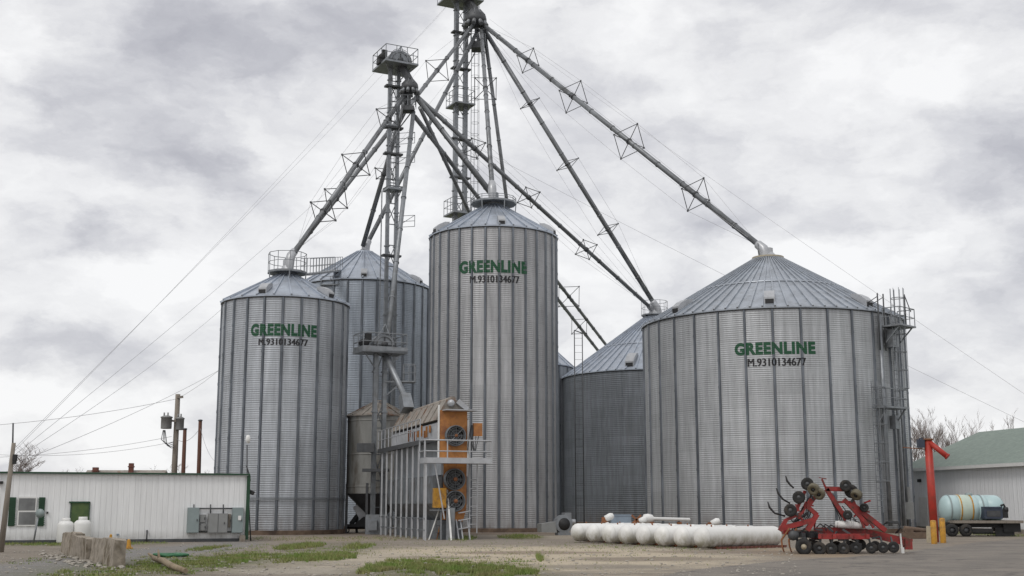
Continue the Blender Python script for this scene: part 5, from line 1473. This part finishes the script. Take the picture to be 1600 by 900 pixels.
# loose stones
vb = []; fb = []
def stone(p, s):
    i = len(vb); tt = (1+5**.5)/2
    pts_ = [V(q).normalized() for q in ((-1, tt, 0), (1, tt, 0), (-1, -tt, 0), (1, -tt, 0), (0, -1, tt), (0, 1, tt), (0, -1, -tt), (0, 1, -tt), (tt, 0, -1), (tt, 0, 1), (-tt, 0, -1), (-tt, 0, 1))]
    sx, sy, sz = s*rnd.uniform(.7, 1.3), s*rnd.uniform(.7, 1.3), s*rnd.uniform(.4, .8)
    for q in pts_:
        k = rnd.uniform(.8, 1.15); vb.append((p.x+q.x*sx*k, p.y+q.y*sy*k, sz*.4+q.z*sz*k))
    for f in ((0, 11, 5), (0, 5, 1), (0, 1, 7), (0, 7, 10), (0, 10, 11), (1, 5, 9), (5, 11, 4), (11, 10, 2), (10, 7, 6), (7, 1, 8), (3, 9, 4), (3, 4, 2), (3, 2, 6), (3, 6, 8), (3, 8, 9), (4, 9, 5), (2, 4, 11), (6, 2, 10), (8, 6, 7), (9, 8, 1)):
        fb.append(tuple(i+k for k in f))
for _ in range(3600):
    px = rnd.uniform(-20, 1250); py = 846+54*rnd.random()**.8
    p = G(px, py)
    if mnoise.noise(p*.7) < -.1 and rnd.random() < .7: continue
    stone(p, rnd.choice((.010, .012, .014, .016, .02, .024, .03, .05)))
for _ in range(110):
    f = rnd.random(); p = b0.lerp(b1, f)+bn_*rnd.uniform(-.9, .25)*1.0+bd*rnd.uniform(0, .8); stone(p, rnd.uniform(.04, .11))
me = bpy.data.meshes.new('gravel'); me.from_pydata(vb, [], fb); me.materials.append(M['stone'])
o = bpy.data.objects.new('gravel', me); COL.objects.link(o); tag(o, 'loose pale stones and gravel scattered on the yard', 'gravel', kind='stuff')
# log
a_ = G(240, 879); c_ = G(290, 899); b = MB()
a_.z = .12; c_.z = .10
b.path([a_, a_.lerp(c_, .3)+V((.03, 0, .02)), a_.lerp(c_, .65)+V((-.03, 0, 0)), c_], [.07, .085, .08, .06], 10).tube(a_+V((.02, .05, 0)), a_+V((-.25, .3, .12)), .06, .03, seg=7).tube(a_.lerp(c_, .2), a_.lerp(c_, .2)+V((-.1, .2, .28)), .05, .02, seg=7)
solo(b, 'driftwood_log', 'log', V((a_.x, a_.y, 0)), 'bleached broken log lying in weeds near the bottom edge', 'log')
q = G(268, 870); b = MB(); pts = [q+V((math.cos(i*.7)*.55*(.6+.4*math.sin(i*1.9)), math.sin(i*.7)*.5, .04+.01*(i % 5))) for i in range(34)]
b.path(pts, .04, 6); solo(b, 'garden_hose', 'hose', q, 'coiled green hose lying on sandy ground left of centre', 'hose')

# ------------------------------------------------------------------ sky, sun, view
SUN_EL, SUN_AZ = math.radians(52), math.radians(215)   # azimuth measured clockwise from +Y
w = bpy.data.worlds.new("World"); sc.world = w; w.use_nodes = True
nt = w.node_tree; n = N(nt); bg = nt.nodes['Background']
sky = n.new('ShaderNodeTexSky', sky_type='NISHITA'); sky.sun_disc = False; sky.sun_elevation = SUN_EL; sky.sun_rotation = SUN_AZ
sky.air_density = 1.0; sky.dust_density = 2.0
tc = n.new('ShaderNodeTexCoord').outputs['Generated']
x_, y_, z_ = n.sep(tc)
vv = n.vm('MULTIPLY', tc, (1, 1, 1.9))
warp = n.new('ShaderNodeTexNoise'); nt.links.new(vv, warp.inputs['Vector']); warp.inputs['Scale'].default_value = 7; warp.inputs['Detail'].default_value = 7; warp.inputs['Roughness'].default_value = .6
wv = n.vm('SUBTRACT', warp.outputs['Color'], (.5, .5, .5)); wx_, wy_, wz_ = n.sep(wv)
uv2 = n.vm('ADD', vv, n.vm('MULTIPLY', wv, (.16, .16, .14)))
big = n.noise(n.vm('ADD', uv2, (3.1, 1.7, 0)), 5.0, 3, .5)
mid = n.noise(n.vm('ADD', uv2, (8.3, 4.1, 0)), 8.5, 9, .57)
cov = n.m('ADD', n.m('ADD', n.m('MULTIPLY', big, .5), n.m('MULTIPLY', mid, .5)), .06)
def blob(px, py, sx, sy, amp):
    """broad lighter / darker region of the overcast, placed by compass direction"""
    d = ray(px, py).normalized(); az = math.atan2(d.x, d.y); el = math.asin(d.z)
    az_ = n.m('ADD', n.m('ARCTAN2', x_, y_), n.m('MULTIPLY', wx_, .20)); el_ = n.m('ADD', n.m('ARCSINE', z_), n.m('MULTIPLY', wz_, .13))
    a = n.m('DIVIDE', n.m('SUBTRACT', az_, az), sx/F); b2 = n.m('DIVIDE', n.m('SUBTRACT', el_, el), sy/F)
    g_ = n.m('EXPONENT', n.m('MULTIPLY', n.m('ADD', n.m('MULTIPLY', a, a), n.m('MULTIPLY', b2, b2)), -1.0))
    return n.m('MULTIPLY', g_, amp)
for args in ((280, 65, 150, 75, -.15), (430, 105, 90, 40, -.07), (540, 60, 130, 50, -.05), (130, 160, 75, 25, -.11), (290, 268, 110, 28, -.12), (200, 388, 110, 30, -.11), (30, 10, 70, 30, -.10),
             (60, 90, 90, 60, .07), (140, 250, 140, 70, .07), (420, 190, 130, 60, .08), (60, 320, 120, 50, .05), (330, 420, 110, 50, .05), (600, 330, 160, 90, .03), (60, 555, 130, 32, -.13), (60, 650, 240, 50, .08), (180, 640, 120, 50, .05),
             (930, 100, 150, 80, -.06), (1000, 190, 120, 50, -.06), (1590, 250, 110, 70, -.17), (1540, 30, 140, 60, -.06), (1300, 140, 70, 50, .07), (1460, 400, 110, 45, .11), (1310, 365, 45, 25, -.08), (1240, 330, 160, 30, -.06), (1120, 250, 120, 60, -.03),
             (1180, 50, 90, 40, -.04), (900, 500, 90, 90, .08), (1500, 580, 140, 60, -.05), (1120, 380, 90, 40, -.05), (760, 60, 90, 70, .05)):
    cov = n.m('ADD', cov, blob(*args[:4], args[4]*.88))
ramp = n.new('ShaderNodeValToRGB'); nt.links.new(cov, ramp.inputs['Fac'])
el_ = ramp.color_ramp.elements
stops = [(.32, (.44, .443, .49)), (.42, (.565, .568, .61)), (.50, (.71, .712, .743)), (.57, (.85, .85, .865)), (.66, (.985, .985, .99))]
el_[0].position = stops[0][0]; el_[0].color = c4(stops[0][1]); el_[1].position = stops[-1][0]; el_[1].color = c4(stops[-1][1])
for p_, c_ in stops[1:-1]:
    e_ = el_.new(p_); e_.color = c4(c_)
cl = n.vm('MULTIPLY', ramp.outputs['Color'], (10, 10, 10))
mixc = n.mix(.94, sky.outputs['Color'], cl)
nt.links.new(mixc, bg.inputs['Color']); bg.inputs['Strength'].default_value = .1
sl = bpy.data.lights.new('sun', 'SUN'); so = bpy.data.objects.new('sun', sl); COL.objects.link(so)
sl.energy = 1.1; sl.angle = math.radians(18); sl.color = (1, .965, .92)
dsun = V((math.sin(SUN_AZ)*math.cos(SUN_EL), math.cos(SUN_AZ)*math.cos(SUN_EL), math.sin(SUN_EL)))
so.rotation_euler = dsun.to_track_quat('Z', 'Y').to_euler(); so.location = dsun*100
sc.view_settings.view_transform = 'Standard'; sc.view_settings.look = 'None'; sc.view_settings.gamma = 1; sc.view_settings.exposure = 0
sc.view_settings.use_curve_mapping = False
